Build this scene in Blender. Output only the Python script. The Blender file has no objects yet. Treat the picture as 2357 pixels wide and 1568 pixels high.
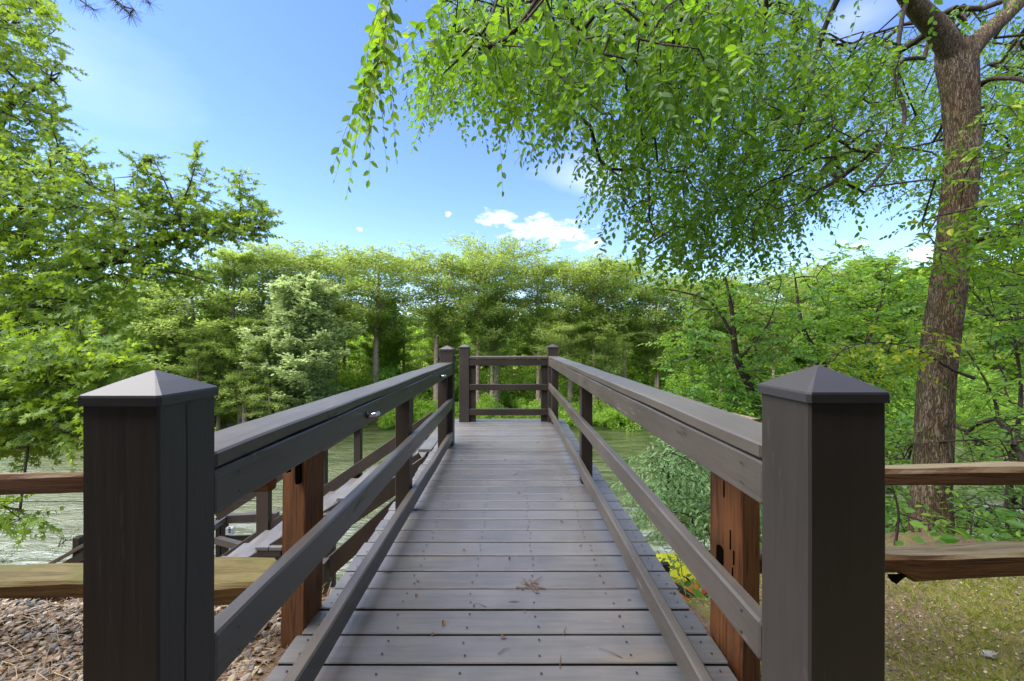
import bpy, math, random
import numpy as np
from mathutils import Vector, Matrix, noise
S = bpy.context.scene
COL = S.collection
rng = np.random.default_rng(11)
random.seed(5)
# ------------------------------------------------------------------ camera
F = 917.0; CX = 1175.0; CY = 784.0; CH = 1.17      # focal length and principal point on a 2357 px wide picture
cam = bpy.data.cameras.new('camera'); cam.lens = 36*F/2357; cam.sensor_width = 36; cam.sensor_fit = 'HORIZONTAL'
cam.shift_x = 0.0015; cam.clip_start = 0.05; cam.clip_end = 3000
camo = bpy.data.objects.new('camera', cam); COL.objects.link(camo)
camo.location = (0, 0, CH); camo.rotation_euler = (math.radians(90), 0, 0); S.camera = camo
# ------------------------------------------------------------------ world
SUN_EL = math.radians(60); SUN_AZ = math.radians(-106)   # azimuth from +Y, negative = left
w = bpy.data.worlds.new('World'); S.world = w; w.use_nodes = True
nt = w.node_tree; N = nt.nodes; L = nt.links; N.clear()
out = N.new('ShaderNodeOutputWorld'); bg = N.new('ShaderNodeBackground'); bg.inputs['Strength'].default_value = 0.095
sky = N.new('ShaderNodeTexSky'); sky.sky_type = 'NISHITA'; sky.sun_disc = False
sky.sun_elevation = SUN_EL; sky.sun_rotation = SUN_AZ; sky.air_density = 1.0; sky.dust_density = 0.15; sky.ozone_density = 2.5
hs = N.new('ShaderNodeHueSaturation'); hs.inputs['Saturation'].default_value = 1.14; hs.inputs['Value'].default_value = 1.18
hs.inputs['Hue'].default_value = 0.511
L.new(sky.outputs[0], hs.inputs['Color'])
tc = N.new('ShaderNodeTexCoord')
nz = N.new('ShaderNodeTexNoise'); nz.inputs['Scale'].default_value = 20; nz.inputs['Detail'].default_value = 7; nz.inputs['Roughness'].default_value = 0.6
mp = N.new('ShaderNodeMapping'); mp.inputs['Scale'].default_value = (1, 1, 2.6)
L.new(tc.outputs['Generated'], mp.inputs['Vector']); L.new(mp.outputs[0], nz.inputs['Vector'])
nz2 = N.new('ShaderNodeTexNoise'); nz2.inputs['Scale'].default_value = 2.2; nz2.inputs['Detail'].default_value = 5; nz2.inputs['Roughness'].default_value = 0.55
mp2 = N.new('ShaderNodeMapping'); mp2.inputs['Scale'].default_value = (1, 1, 3); mp2.inputs['Location'].default_value = (3.1, 0, 0)
L.new(tc.outputs['Generated'], mp2.inputs['Vector']); L.new(mp2.outputs[0], nz2.inputs['Vector'])
def wmath(op, a, b=None):
    n = N.new('ShaderNodeMath'); n.operation = op
    for i, v in enumerate((a, b)):
        if v is None: continue
        if isinstance(v, (int, float)): n.inputs[i].default_value = v
        else: L.new(v, n.inputs[i])
    return n.outputs[0]
def cloud_mask(px, py, rx, ry, nsrc, thr, soft):
    d = Vector(((px-CX)/F, 1, -(py-CY)/F)).normalized()
    sub = N.new('ShaderNodeVectorMath'); sub.operation = 'SUBTRACT'; sub.inputs[1].default_value = d
    L.new(tc.outputs['Generated'], sub.inputs[0])
    sc = N.new('ShaderNodeVectorMath'); sc.operation = 'MULTIPLY'; sc.inputs[1].default_value = (F/rx, F/rx, F/ry)
    L.new(sub.outputs[0], sc.inputs[0])
    ln = N.new('ShaderNodeVectorMath'); ln.operation = 'LENGTH'; L.new(sc.outputs[0], ln.inputs[0])
    fall = wmath('SUBTRACT', 1.0, ln.outputs['Value'])
    v = wmath('ADD', wmath('MULTIPLY', fall, 0.42), nsrc)
    mr = N.new('ShaderNodeMapRange'); mr.inputs['From Min'].default_value = thr; mr.inputs['From Max'].default_value = thr+soft
    L.new(v, mr.inputs['Value']); return wmath('MULTIPLY', mr.outputs[0], wmath('GREATER_THAN', fall, -0.4))
ms = [cloud_mask(1150, 500, 85, 26, nz.outputs['Fac'], 0.68, 0.30), cloud_mask(1250, 532, 150, 46, nz.outputs['Fac'], 0.64, 0.32), cloud_mask(1310, 540, 60, 26, nz.outputs['Fac'], 0.62, 0.3),
      cloud_mask(1362, 565, 55, 28, nz.outputs['Fac'], 0.68, 0.42), cloud_mask(1032, 492, 14, 9, nz.outputs['Fac'], 0.72, 0.18), cloud_mask(828, 527, 16, 8, nz.outputs['Fac'], 0.72, 0.18),
      wmath('MULTIPLY', cloud_mask(1380, 410, 170, 80, nz2.outputs['Fac'], 0.62, 0.5), 0.5),
      wmath('MULTIPLY', cloud_mask(190, 170, 240, 120, nz2.outputs['Fac'], 0.6, 0.6), 0.22),
      cloud_mask(2140, 590, 60, 30, nz.outputs['Fac'], 0.70, 0.4), cloud_mask(1990, 560, 70, 20, nz.outputs['Fac'], 0.72, 0.4),
      wmath('MULTIPLY', cloud_mask(1960, 40, 120, 60, nz2.outputs['Fac'], 0.6, 0.6), 0.5)]
tot = ms[0]
for m in ms[1:]: tot = wmath('MAXIMUM', tot, m)
mixc = N.new('ShaderNodeMix'); mixc.data_type = 'RGBA'
L.new(tot, mixc.inputs[0]); L.new(hs.outputs[0], mixc.inputs[6]); mixc.inputs[7].default_value = (7.2, 7.4, 8.0, 1)
L.new(mixc.outputs[2], bg.inputs['Color']); L.new(bg.outputs[0], out.inputs[0])
sun = bpy.data.lights.new('sun', 'SUN'); sun.energy = 4.6; sun.angle = math.radians(80); sun.color = (1, 0.94, 0.85)
so = bpy.data.objects.new('sun', sun); COL.objects.link(so)
sd = Vector((math.sin(SUN_AZ)*math.cos(SUN_EL), math.cos(SUN_AZ)*math.cos(SUN_EL), math.sin(SUN_EL)))
so.rotation_euler = sd.to_track_quat('Z', 'Y').to_euler(); so.location = (0, 0, 30)
S.view_settings.view_transform = 'Standard'; S.view_settings.look = 'None'; S.view_settings.exposure = 1.6
S.view_settings.gamma = 1; S.view_settings.use_curve_mapping = False
S.render.engine = 'CYCLES'; S.cycles.max_bounces = 7; S.cycles.diffuse_bounces = 5; S.cycles.transmission_bounces = 4; S.cycles.glossy_bounces = 2; S.cycles.transparent_max_bounces = 4

# ------------------------------------------------------------------ helpers
def P(px, py, Y): return Vector(((px-CX)/F*Y, Y, CH-(py-CY)/F*Y))
WM = {}
def setp(o, label=None, category=None, group=None, kind=None):
    if label: o['label'] = label
    if category: o['category'] = category
    if group: o['group'] = group
    if kind: o['kind'] = kind
    return o
def link(o, parent=None, M=None):
    COL.objects.link(o); M = M or Matrix.Identity(4); WM[o.name] = M
    if parent: o.parent = parent; o.matrix_basis = WM[parent.name].inverted() @ M
    else: o.matrix_basis = M
    return o
def empty(name, loc, label=None, category=None, group=None):
    o = bpy.data.objects.new(name, None); o.empty_display_size = 0.2
    return setp(link(o, None, Matrix.Translation(Vector(loc))), label, category, group)
def mobj(name, me, mat, parent=None, M=None, **k):
    o = bpy.data.objects.new(name, me)
    if mat and len(me.materials) == 0: me.materials.append(mat)
    return setp(link(o, parent, M), **k)
def pmesh(name, v, f, mat=None, smooth=False):
    me = bpy.data.meshes.new(name); me.from_pydata([tuple(a) for a in v], [], f); me.update()
    if mat: me.materials.append(mat)
    if smooth: me.polygons.foreach_set('use_smooth', [True]*len(me.polygons))
    return me
def nmesh(name, v, t, mat=None, tint=None, smooth=False):
    """triangle mesh straight from numpy arrays"""
    me = bpy.data.meshes.new(name); v = np.asarray(v, np.float32); t = np.asarray(t, np.int32)
    me.vertices.add(len(v)); me.vertices.foreach_set('co', v.ravel())
    me.loops.add(len(t)*3); me.loops.foreach_set('vertex_index', t.ravel())
    me.polygons.add(len(t)); me.polygons.foreach_set('loop_start', np.arange(0, len(t)*3, 3, dtype=np.int32))
    me.polygons.foreach_set('use_smooth', np.full(len(t), smooth))
    if tint is not None:
        a = me.attributes.new('tint', 'FLOAT', 'POINT'); a.data.foreach_set('value', np.asarray(tint, np.float32))
    if mat: me.materials.append(mat)
    me.update(calc_edges=True); return me
def nrm(a): return a/np.maximum(np.linalg.norm(a, axis=-1, keepdims=True), 1e-9)

# ------------------------------------------------------------------ materials
class NM:
    def __init__(s, name):
        s.m = bpy.data.materials.new(name); s.m.use_nodes = True; s.t = s.m.node_tree; s.t.nodes.clear()
        s.out = s.n('ShaderNodeOutputMaterial'); s.co = s.n('ShaderNodeTexCoord')
    def n(s, ty, **k):
        x = s.t.nodes.new(ty)
        for a, b in k.items():
            if a.startswith('_'): setattr(x, a[1:], b)
            else: s.put(x.inputs[a.replace('__', ' ')], b)
        return x
    def put(s, i, v):
        if hasattr(v, 'is_linked') or hasattr(v, 'links'): s.t.links.new(v, i)
        else: i.default_value = v
    def mapping(s, scale, src=None, loc=None):
        m = s.n('ShaderNodeMapping', Scale=scale); s.put(m.inputs['Vector'], src or s.co.outputs['Object'])
        if loc is not None: s.put(m.inputs['Location'], loc)
        return m.outputs[0]
    def noise(s, scale, detail=4, rough=0.55, vec=None, dist=0):
        x = s.n('ShaderNodeTexNoise', Scale=scale, Detail=detail, Roughness=rough, Distortion=dist)
        s.put(x.inputs['Vector'], vec or s.co.outputs['Object']); return x.outputs['Fac']
    def ramp(s, fac, stops):
        r = s.n('ShaderNodeValToRGB'); s.put(r.inputs[0], fac); e = r.color_ramp.elements
        while len(e) < len(stops): e.new(0.5)
        for el, (p, c) in zip(e, stops):
            el.position = p; el.color = (c, c, c, 1) if isinstance(c, (int, float)) else (*c, 1)
        return r.outputs[0]
    def mix(s, f, a, b, mode='MIX'):
        m = s.n('ShaderNodeMix', _data_type='RGBA', _blend_type=mode)
        s.put(m.inputs[0], f)
        for i, v in ((6, a), (7, b)):
            if isinstance(v, tuple): m.inputs[i].default_value = (*v, 1) if len(v) == 3 else v
            else: s.put(m.inputs[i], v)
        return m.outputs[2]
    def math(s, op, a, b=0.0):
        m = s.n('ShaderNodeMath', _operation=op); s.put(m.inputs[0], a); s.put(m.inputs[1], b); return m.outputs[0]
    def bump(s, h, strength=0.3, dist=0.01, nrmi=None):
        b = s.n('ShaderNodeBump', Strength=strength, Distance=dist); s.put(b.inputs['Height'], h)
        if nrmi: s.put(b.inputs['Normal'], nrmi)
        return b.outputs[0]
    def bsdf(s, col, rough=0.5, normal=None, spec=0.5, metal=0.0):
        b = s.n('ShaderNodeBsdfPrincipled')
        if isinstance(col, tuple): b.inputs['Base Color'].default_value = (*col, 1)
        else: s.put(b.inputs['Base Color'], col)
        s.put(b.inputs['Roughness'], rough); b.inputs['Specular IOR Level'].default_value = spec; b.inputs['Metallic'].default_value = metal
        if normal: s.put(b.inputs['Normal'], normal)
        s.t.links.new(b.outputs[0], s.out.inputs[0]); return b

def paint_mat(name, dark, light, wear=(0.30, 0.28, 0.26), wear_amt=0.0, rough=0.42, grain=0.5, stain=0.0):
    m = NM(name); oi = m.n('ShaderNodeObjectInfo'); rnd = oi.outputs['Random']
    off = m.n('ShaderNodeCombineXYZ', X=m.math('MULTIPLY', rnd, 37.0), Y=m.math('MULTIPLY', rnd, 11.0), Z=0.0).outputs[0]
    g = m.noise(1.0, 5, 0.65, m.mapping((3, 55, 55), loc=off), 0.6)
    g2 = m.noise(1.0, 3, 0.5, m.mapping((1.1, 16, 16), loc=off), 1.5)
    b = m.noise(2.2, 4, 0.6, m.mapping((1, 1, 1), loc=off))
    c = m.mix(m.ramp(b, [(0.3, 0.0), (0.72, 1.0)]), dark, light)
    c = m.mix(m.math('MULTIPLY', m.ramp(g, [(0.35, 1.0), (0.55, 0.0)]), 0.35), c, (dark[0]*0.6, dark[1]*0.6, dark[2]*0.6))
    c = m.mix(m.math('MULTIPLY', m.math('SUBTRACT', rnd, 0.5), 0.5), c, (light[0]*1.6, light[1]*1.6, light[2]*1.6))
    # knots
    vo = m.n('ShaderNodeTexVoronoi', Scale=1.0); m.put(vo.inputs['Vector'], m.mapping((2.2, 6.5, 6.5), loc=off))
    k = m.ramp(vo.outputs['Distance'], [(0.035, 1.0), (0.075, 0.0)])
    c = m.mix(m.math('MULTIPLY', k, 0.75), c, (0.012, 0.01, 0.009))
    if wear_amt:
        wn = m.noise(1.0, 3, 0.6, m.mapping((9, 90, 60), loc=off)); wb = m.noise(1.0, 2, 0.5, m.mapping((3, 9, 9), loc=off))
        wf = m.ramp(m.math('ADD', m.math('MULTIPLY', wn, 0.7), m.math('MULTIPLY', wb, 0.3)), [(0.635, 0.0), (0.67, 1.0)])
        c = m.mix(m.math('MULTIPLY', wf, wear_amt), c, wear)
    if stain:
        st = m.noise(1.0, 3, 0.6, m.mapping((2.0, 9, 9), loc=off)); c = m.mix(m.math('MULTIPLY', m.ramp(st, [(0.58, 0.0), (0.75, 1.0)]), stain), c, (0.20, 0.14, 0.08))
    h = m.math('ADD', m.math('MULTIPLY', g, grain), m.math('ADD', m.math('MULTIPLY', g2, 0.6), m.math('MULTIPLY', k, -0.5)))
    rr = m.math('ADD', rough-0.08, m.math('MULTIPLY', b, 0.2))
    m.bsdf(c, rr, m.bump(h, 0.5, 0.0035), 0.5); return m.m
M_RAIL = paint_mat('painted_rail', (0.064, 0.053, 0.044), (0.104, 0.089, 0.075), wear_amt=0.4, rough=0.36)
M_DECK = paint_mat('painted_deck', (0.090, 0.086, 0.086), (0.135, 0.130, 0.130), wear_amt=0.2, rough=0.34, stain=0.35)
M_GAPSHADE = paint_mat('plank_gap_shade', (0.012, 0.010, 0.009), (0.022, 0.018, 0.016), rough=0.8)
M_DARK = paint_mat('dark_painted_wood', (0.018, 0.012, 0.009), (0.034, 0.024, 0.018), rough=0.5)
M_POST = paint_mat('painted_post', (0.028, 0.022, 0.018), (0.044, 0.037, 0.031), wear_amt=0.08, rough=0.45, grain=0.35)
m = NM('post_cap_metal'); m.bsdf((0.034, 0.031, 0.033), 0.5, m.bump(m.noise(180, 2), 0.08, 0.001), 0.6); M_CAP = m.m
m = NM('chrome'); m.bsdf((0.7, 0.7, 0.72), 0.12, metal=1.0); M_CHROME = m.m
m = NM('screw_steel'); m.bsdf((0.012, 0.012, 0.012), 0.5); M_SCREW = m.m
def cedar_mat(name, a, b, top, mossy=0.0, scale=(2.5, 40, 40)):
    m = NM(name); oi = m.n('ShaderNodeObjectInfo'); r = oi.outputs['Random']
    off = m.n('ShaderNodeCombineXYZ', X=m.math('MULTIPLY', r, 20.0), Y=r, Z=0.0).outputs[0]
    g = m.noise(1, 6, 0.7, m.mapping(scale, loc=off), 1.2); g2 = m.noise(1, 4, 0.6, m.mapping((1.5, 9, 9), loc=off), 0.8)
    c = m.mix(m.ramp(g2, [(0.3, 0.0), (0.7, 1.0)]), a, b)
    c = m.mix(m.ramp(g, [(0.36, 0.85), (0.5, 0.0)]), c, (a[0]*0.25, a[1]*0.22, a[2]*0.3))
    geo = m.n('ShaderNodeNewGeometry'); sx = m.n('ShaderNodeSeparateXYZ'); m.put(sx.inputs[0], geo.outputs['Normal'])
    up = m.math('MULTIPLY', m.ramp(sx.outputs['Z'], [(0.45, 0.0), (0.75, 1.0)]), m.ramp(g, [(0.38, 0.35), (0.55, 1.0)]))
    c = m.mix(up, c, top)       # weathered, silvered upper side of the rail
    if mossy:
        mo = m.math('MULTIPLY', up, m.ramp(m.noise(4, 5, 0.6), [(0.42, 0.0), (0.6, mossy)])); c = m.mix(mo, c, (0.09, 0.095, 0.015))
    m.bsdf(c, 0.75, m.bump(m.math('ADD', g, g2), 0.9, 0.006), 0.25); return m.m
M_CEDAR = cedar_mat('cedar_post', (0.19, 0.072, 0.022), (0.10, 0.048, 0.025), (0.25, 0.2, 0.14))
M_RAILW = cedar_mat('split_rail', (0.13, 0.06, 0.022), (0.085, 0.042, 0.02), (0.21, 0.17, 0.11), 0.25)
M_RAILM = cedar_mat('split_rail_mossy', (0.15, 0.085, 0.025), (0.11, 0.06, 0.02), (0.17, 0.14, 0.055), 0.8)
def leaf_mat(name, stops, trans=0.45, tcol=(0.30, 0.50, 0.03), rough=0.45, spec=0.4):
    m = NM(name); at = m.n('ShaderNodeAttribute', _attribute_name='tint')
    c = m.ramp(at.outputs['Fac'], stops)
    b = m.bsdf(c, rough, None, spec)
    tr = m.n('ShaderNodeBsdfTranslucent'); m.put(tr.inputs['Color'], m.mix(0.45, c, tcol))
    mx = m.n('ShaderNodeMixShader'); mx.inputs[0].default_value = trans
    m.t.links.new(b.outputs[0], mx.inputs[1]); m.t.links.new(tr.outputs[0], mx.inputs[2]); m.t.links.new(mx.outputs[0], m.out.inputs[0])
    return m.m
M_ELM = leaf_mat('elm_leaf', [(0.0, (0.028, 0.090, 0.008)), (0.5, (0.070, 0.170, 0.014)), (0.85, (0.15, 0.26, 0.015)), (1.0, (0.36, 0.40, 0.02))], 0.56, (0.29, 0.52, 0.02))
M_GUM = leaf_mat('sweetgum_leaf', [(0.0, (0.055, 0.125, 0.014)), (0.5, (0.135, 0.24, 0.022)), (1.0, (0.26, 0.38, 0.05))], 0.5, (0.46, 0.64, 0.03))
M_UND = leaf_mat('understory_leaf', [(0.0, (0.025, 0.085, 0.015)), (0.6, (0.07, 0.18, 0.025)), (1.0, (0.20, 0.33, 0.04))], 0.5, (0.40, 0.65, 0.03))
M_BUSH = leaf_mat('bush_leaf', [(0.0, (0.035, 0.11, 0.035)), (0.6, (0.085, 0.19, 0.06)), (1.0, (0.17, 0.31, 0.11))], 0.35, (0.25, 0.42, 0.08))
M_CYP = leaf_mat('cypress_foliage', [(0.0, (0.10, 0.185, 0.03)), (0.5, (0.21, 0.315, 0.058)), (1.0, (0.37, 0.46, 0.10))], 0.55, (0.56, 0.72, 0.12))
M_BRD = leaf_mat('broadleaf_foliage', [(0.0, (0.09, 0.19, 0.03)), (0.5, (0.19, 0.33, 0.045)), (1.0, (0.34, 0.50, 0.08))], 0.6, (0.58, 0.80, 0.08))
M_SHRUB = leaf_mat('shrub_foliage', [(0.0, (0.10, 0.22, 0.03)), (0.5, (0.22, 0.38, 0.045)), (1.0, (0.38, 0.55, 0.09))], 0.6, (0.62, 0.85, 0.09))
M_PALE = leaf_mat('pale_foliage', [(0.0, (0.22, 0.31, 0.09)), (0.5, (0.36, 0.46, 0.16)), (1.0, (0.50, 0.58, 0.26))], 0.5, (0.6, 0.72, 0.3))
M_GRASS = leaf_mat('grass_blade', [(0.0, (0.14, 0.20, 0.015)), (0.5, (0.26, 0.30, 0.03)), (1.0, (0.48, 0.40, 0.13))], 0.3)
def bark_mat(name, a, b, vs=(14, 14, 2.2), bump=1.0, moss=0.0):
    m = NM(name); v = m.mapping(vs)
    vo = m.n('ShaderNodeTexVoronoi', Scale=2.6, _feature='DISTANCE_TO_EDGE'); 
    wv = m.n('ShaderNodeVectorMath', _operation='MULTIPLY_ADD'); m.put(wv.inputs[0], v)
    nn = m.n('ShaderNodeTexNoise', Scale=1.6, Detail=6.0); m.put(nn.inputs['Vector'], v)
    m.put(wv.inputs[2], nn.outputs['Color']); wv.inputs[1].default_value = (1, 1, 1)
    sc2 = m.n('ShaderNodeVectorMath', _operation='SCALE', Scale=2.2); m.put(sc2.inputs[0], nn.outputs['Color']); m.put(wv.inputs[2], sc2.outputs[0])
    m.put(vo.inputs['Vector'], wv.outputs[0])
    cr = m.ramp(vo.outputs['Distance'], [(0.0, 0.0), (0.16, 1.0)]); fn = m.noise(1, 6, 0.7, m.mapping((40, 40, 9)))
    c = m.mix(m.ramp(m.noise(3, 4), [(0.35, 0.0), (0.65, 1.0)]), a, b); c = m.mix(m.ramp(fn, [(0.35, 0.6), (0.6, 0.0)]), c, (a[0]*0.3, a[1]*0.3, a[2]*0.3))
    c = m.mix(m.math('MULTIPLY', m.math('SUBTRACT', 1.0, cr), 0.7), c, (a[0]*0.18, a[1]*0.16, a[2]*0.15))
    if moss: c = m.mix(m.ramp(m.noise(5, 5, 0.7), [(0.5, 0.0), (0.66, moss)]), c, (0.06, 0.07, 0.012))
    m.bsdf(c, 0.9, m.bump(m.math('ADD', cr, m.math('MULTIPLY', fn, 0.6)), bump, 0.012), 0.2); return m.m
M_BARK = bark_mat('elm_bark', (0.155, 0.10, 0.062), (0.27, 0.205, 0.145), moss=0.55)
M_TWIG = bark_mat('twig_bark', (0.055, 0.042, 0.032), (0.085, 0.068, 0.052), bump=0.3)
M_CBARK = bark_mat('cypress_bark', (0.42, 0.29, 0.20), (0.58, 0.45, 0.34), (6, 6, 0.6), 0.5)
M_GBARK = bark_mat('grey_bark', (0.22, 0.20, 0.17), (0.34, 0.31, 0.27), (6, 6, 0.8), 0.4)

# ------------------------------------------------------------------ board builder
def board(name, p0, p1, w, h, mat=M_RAIL, parent=None, up=(0, 0, 1), ch=0.004, seg=1, wob=0.0, **k):
    """straight sawn timber between two points: w across, h along 'up', chamfered edges"""
    p0 = Vector(p0); p1 = Vector(p1); x = (p1-p0); Ln = x.length; x.normalize()
    z = Vector(up); z = (z - x*z.dot(x)).normalized(); y = z.cross(x)
    M = Matrix((x, y, z)).transposed().to_4x4(); M.translation = (p0+p1)/2
    a, b = w/2, h/2; c = min(ch, a*0.6, b*0.6)
    cs = [(-a+c, -b), (a-c, -b), (a, -b+c), (a, b-c), (a-c, b), (-a+c, b), (-a, b-c), (-a, -b+c)]
    xs = [-Ln/2, -Ln/2+min(c, Ln*0.1)] + [-Ln/2+Ln*i/seg for i in range(1, seg)] + [Ln/2-min(c, Ln*0.1), Ln/2]
    v = []; f = []; r = random.uniform(0, 99)
    for i, xx in enumerate(xs):
        s = 1 - (c/max(a, b) if i in (0, len(xs)-1) else 0)
        for (u, q) in cs:
            dy = wob*noise.noise(Vector((xx*1.8+r, 0, 0))); dz = wob*noise.noise(Vector((xx*1.8, r, 4)))
            e = 0.25*wob*noise.noise(Vector((xx*9+r, u*30, q*30)))
            v.append((xx, u*s+dy+e, q*s+dz+e))
    for i in range(len(xs)-1):
        for j in range(8):
            k2 = (j+1) % 8; f.append((i*8+j, i*8+k2, i*8+8+k2, i*8+8+j))
    f.append(tuple(range(7, -1, -1))); f.append(tuple(len(v)-8+i for i in range(8)))
    f = [tuple(reversed(q)) for q in f]
    me = pmesh(name, v, f, mat)
    if name in ('plank', 'tread_plank') and mat is M_DECK:      # shade of the gaps painted dark onto the plank sides
        me.materials.append(M_GAPSHADE)
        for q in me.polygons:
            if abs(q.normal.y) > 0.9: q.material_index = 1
    return mobj(name, me, mat, parent, M, **k)
def tube_np(segs, ns=5):
    """segs: (n,8) array p0 p1 r0 r1 -> verts, tris"""
    s = np.asarray(segs, float); p0, p1, r0, r1 = s[:, :3], s[:, 3:6], s[:, 6], s[:, 7]
    x = nrm(p1-p0); ref = np.where(np.abs(x[:, 2:3]) > 0.9, np.array([[1., 0, 0]]), np.array([[0, 0, 1.]]))
    y = nrm(np.cross(ref, x)); z = np.cross(x, y); a = np.arange(ns)/ns*2*math.pi
    ring = np.cos(a)[None, :, None]*y[:, None, :] + np.sin(a)[None, :, None]*z[:, None, :]
    A = p0[:, None]+ring*r0[:, None, None]; B = p1[:, None]+ring*r1[:, None, None]
    v = np.concatenate([A, B], 1).reshape(-1, 3); base = (np.arange(len(s))*2*ns)[:, None]; j = np.arange(ns); k = (j+1) % ns
    t = np.concatenate([np.stack([base+j, base+k, base+ns+k], -1).reshape(-1, 3), np.stack([base+j, base+ns+k, base+ns+j], -1).reshape(-1, 3)])
    return v, t
def sweep(path, radii, ns=16, bump=0.0, fr=(6, 2), close=True):
    """one continuous tube along a path, with optional ridged relief"""
    path = [Vector(p) for p in path]; v = []; f = []; n = len(path)
    ref = Vector((0, 1, 0)) 
    for i, p in enumerate(path):
        x = (path[min(i+1, n-1)]-path[max(i-1, 0)]).normalized()
        y = (ref - x*ref.dot(x)).normalized(); z = x.cross(y)
        for j in range(ns):
            a = j/ns*2*math.pi; r = radii[i]
            if bump:
                q = Vector((math.cos(a)*fr[0], math.sin(a)*fr[0], p.z*fr[1]))
                d = 1-abs(noise.noise(q))*2.2; d2 = noise.noise(q*0.35+Vector((7, 3, 1)))
                r = r*(1+bump*0.9*d2) + bump*r*0.55*(d-0.6)
            v.append(p+y*math.cos(a)*r+z*math.sin(a)*r)
    for i in range(n-1):
        for j in range(ns):
            k = (j+1) % ns; f.append((i*ns+j, i*ns+k, (i+1)*ns+k, (i+1)*ns+j))
    if close: f.append(tuple(range(ns))); f.append(tuple((n-1)*ns+j for j in range(ns-1, -1, -1)))
    return v, f
def smooth_path(pts, radii, n):
    """Catmull-Rom through points"""
    pts = [Vector(p) for p in pts]; out = []; ro = []
    for i in range(len(pts)-1):
        a = pts[max(i-1, 0)]; b = pts[i]; c = pts[i+1]; d = pts[min(i+2, len(pts)-1)]
        for k in range(n):
            t = k/n; out.append(0.5*((2*b)+(c-a)*t+(2*a-5*b+4*c-d)*t*t+(3*b-a-3*c+d)*t**3)); ro.append(radii[i]*(1-t)+radii[i+1]*t)
    out.append(pts[-1]); ro.append(radii[-1]); return out, ro

# ------------------------------------------------------------------ terrain, river
def sst(a, b, x): t = np.clip((x-a)/(b-a), 0, 1); return t*t*(3-2*t)
def fbm(x, y, s=1.0, seed=0.0):
    v = np.zeros_like(x); amp = 1.0; f = s
    for i in range(5):
        v += amp*(np.sin(x*f*1.3+seed+i*1.7+1.9*np.sin(y*f*0.7+i))*np.cos(y*f*1.1+seed*2+i*2.3+1.3*np.sin(x*f*0.9))); amp *= 0.5; f *= 2.1
    return v
WZ = -9.2
def gz(x, y):
    x = np.asarray(x, float); y = np.asarray(y, float)
    y0 = 1.9+0.5*sst(0.9, 2.0, x); sl = 0.80+0.10*sst(0.7, 1.6, x)-0.44*sst(2.6, 4.6, x)*(1-sst(5.2, 9.0, y))
    d = np.maximum(y-y0, 0); near = -0.11-d*sl*np.minimum(1, 0.35+d*1.2)
    near = near + 0.10*fbm(x, y, 0.9)*sst(2.4, 5, y) + 0.012*fbm(x, y, 3.0, 2.0)
    near = near - 0.75*sst(0.95, 1.6, x)*(1-sst(3.6, 4.6, x))*sst(2.9, 3.9, y)*(1-sst(6.2, 7.4, y))
    near = np.maximum(near, -11.5)
    sh = 48+3*np.sin(x*0.06+1)+1.5*np.sin(x*0.19)+4*sst(-10, -50, x)*-1.2
    far = -9.9+np.maximum(y-sh, -3)*0.30; far = np.where(far > -8.5, -8.5+(far+8.5)*0.12, far) + 0.25*fbm(x, y, 0.15)
    far = far + 9*sst(90, 220, y)*(1+0.3*fbm(x, y, 0.01))
    return np.where(y < 30, near, np.where(y < sh-3, -11.5, far))
gx = np.unique(np.concatenate([np.sinh(np.linspace(-6.2, 6.2, 150))*2.2, np.arange(-4, 5, 0.07)])); gy = np.unique(np.concatenate([-np.sinh(np.linspace(0, 5, 14))*4-2, np.arange(-2, 5, 0.07), np.arange(5, 18, 0.35), np.arange(18, 110, 1.0), np.array([120, 140, 170, 210, 260, 330, 420, 600, 900, 1300])]))
X, Y = np.meshgrid(gx, gy); Z = gz(X, Y); nx, ny = len(gx), len(gy)
vv = np.stack([X, Y, Z], -1).reshape(-1, 3); i0 = (np.arange(ny-1)[:, None]*nx+np.arange(nx-1)[None]).ravel()
tt = np.concatenate([np.stack([i0, i0+1, i0+nx+1], -1), np.stack([i0, i0+nx+1, i0+nx], -1)])
m = NM('ground'); n1 = m.noise(1.3, 6, 0.65); n2 = m.noise(14, 5, 0.7); n3 = m.noise(60, 4, 0.7)
c = m.mix(m.ramp(n2, [(0.3, 0.0), (0.7, 1.0)]), (0.085, 0.055, 0.035), (0.22, 0.155, 0.105)); c = m.mix(m.ramp(n3, [(0.45, 0.0), (0.7, 0.8)]), c, (0.30, 0.22, 0.15))
sp = m.n('ShaderNodeSeparateXYZ'); m.put(sp.inputs[0], m.co.outputs['Object'])
gm = m.math('MULTIPLY', m.ramp(n1, [(0.40, 0.0), (0.62, 1.0)]), m.math('GREATER_THAN', sp.outputs['X'], 0.9)); gm = m.math('MAXIMUM', gm, m.math('GREATER_THAN', sp.outputs['Y'], 40.0))
c = m.mix(m.math('MULTIPLY', gm, 0.7), c, m.mix(n2, (0.09, 0.12, 0.01), (0.24, 0.26, 0.03)))
m.bsdf(c, 0.95, m.bump(m.math('ADD', n2, n3), 0.8, 0.03), 0.15); M_GROUND = m.m
mobj('ground', nmesh('ground', vv, tt, M_GROUND, smooth=True), M_GROUND, kind='structure')
m = NM('river_water')
flow = m.n('ShaderNodeMapping', Scale=(0.30, 1.25, 1)); flow.inputs['Rotation'].default_value = (0, 0, math.radians(-16)); m.put(flow.inputs['Vector'], m.co.outputs['Object'])
r1 = m.noise(1.5, 7, 0.62, flow.outputs[0], 1.2); r2 = m.noise(0.30, 4, 0.55, flow.outputs[0], 1.6); r3 = m.noise(6.0, 4, 0.6, flow.outputs[0], 0.6)
sp = m.n('ShaderNodeSeparateXYZ'); m.put(sp.inputs[0], m.co.outputs['Object'])
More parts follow.
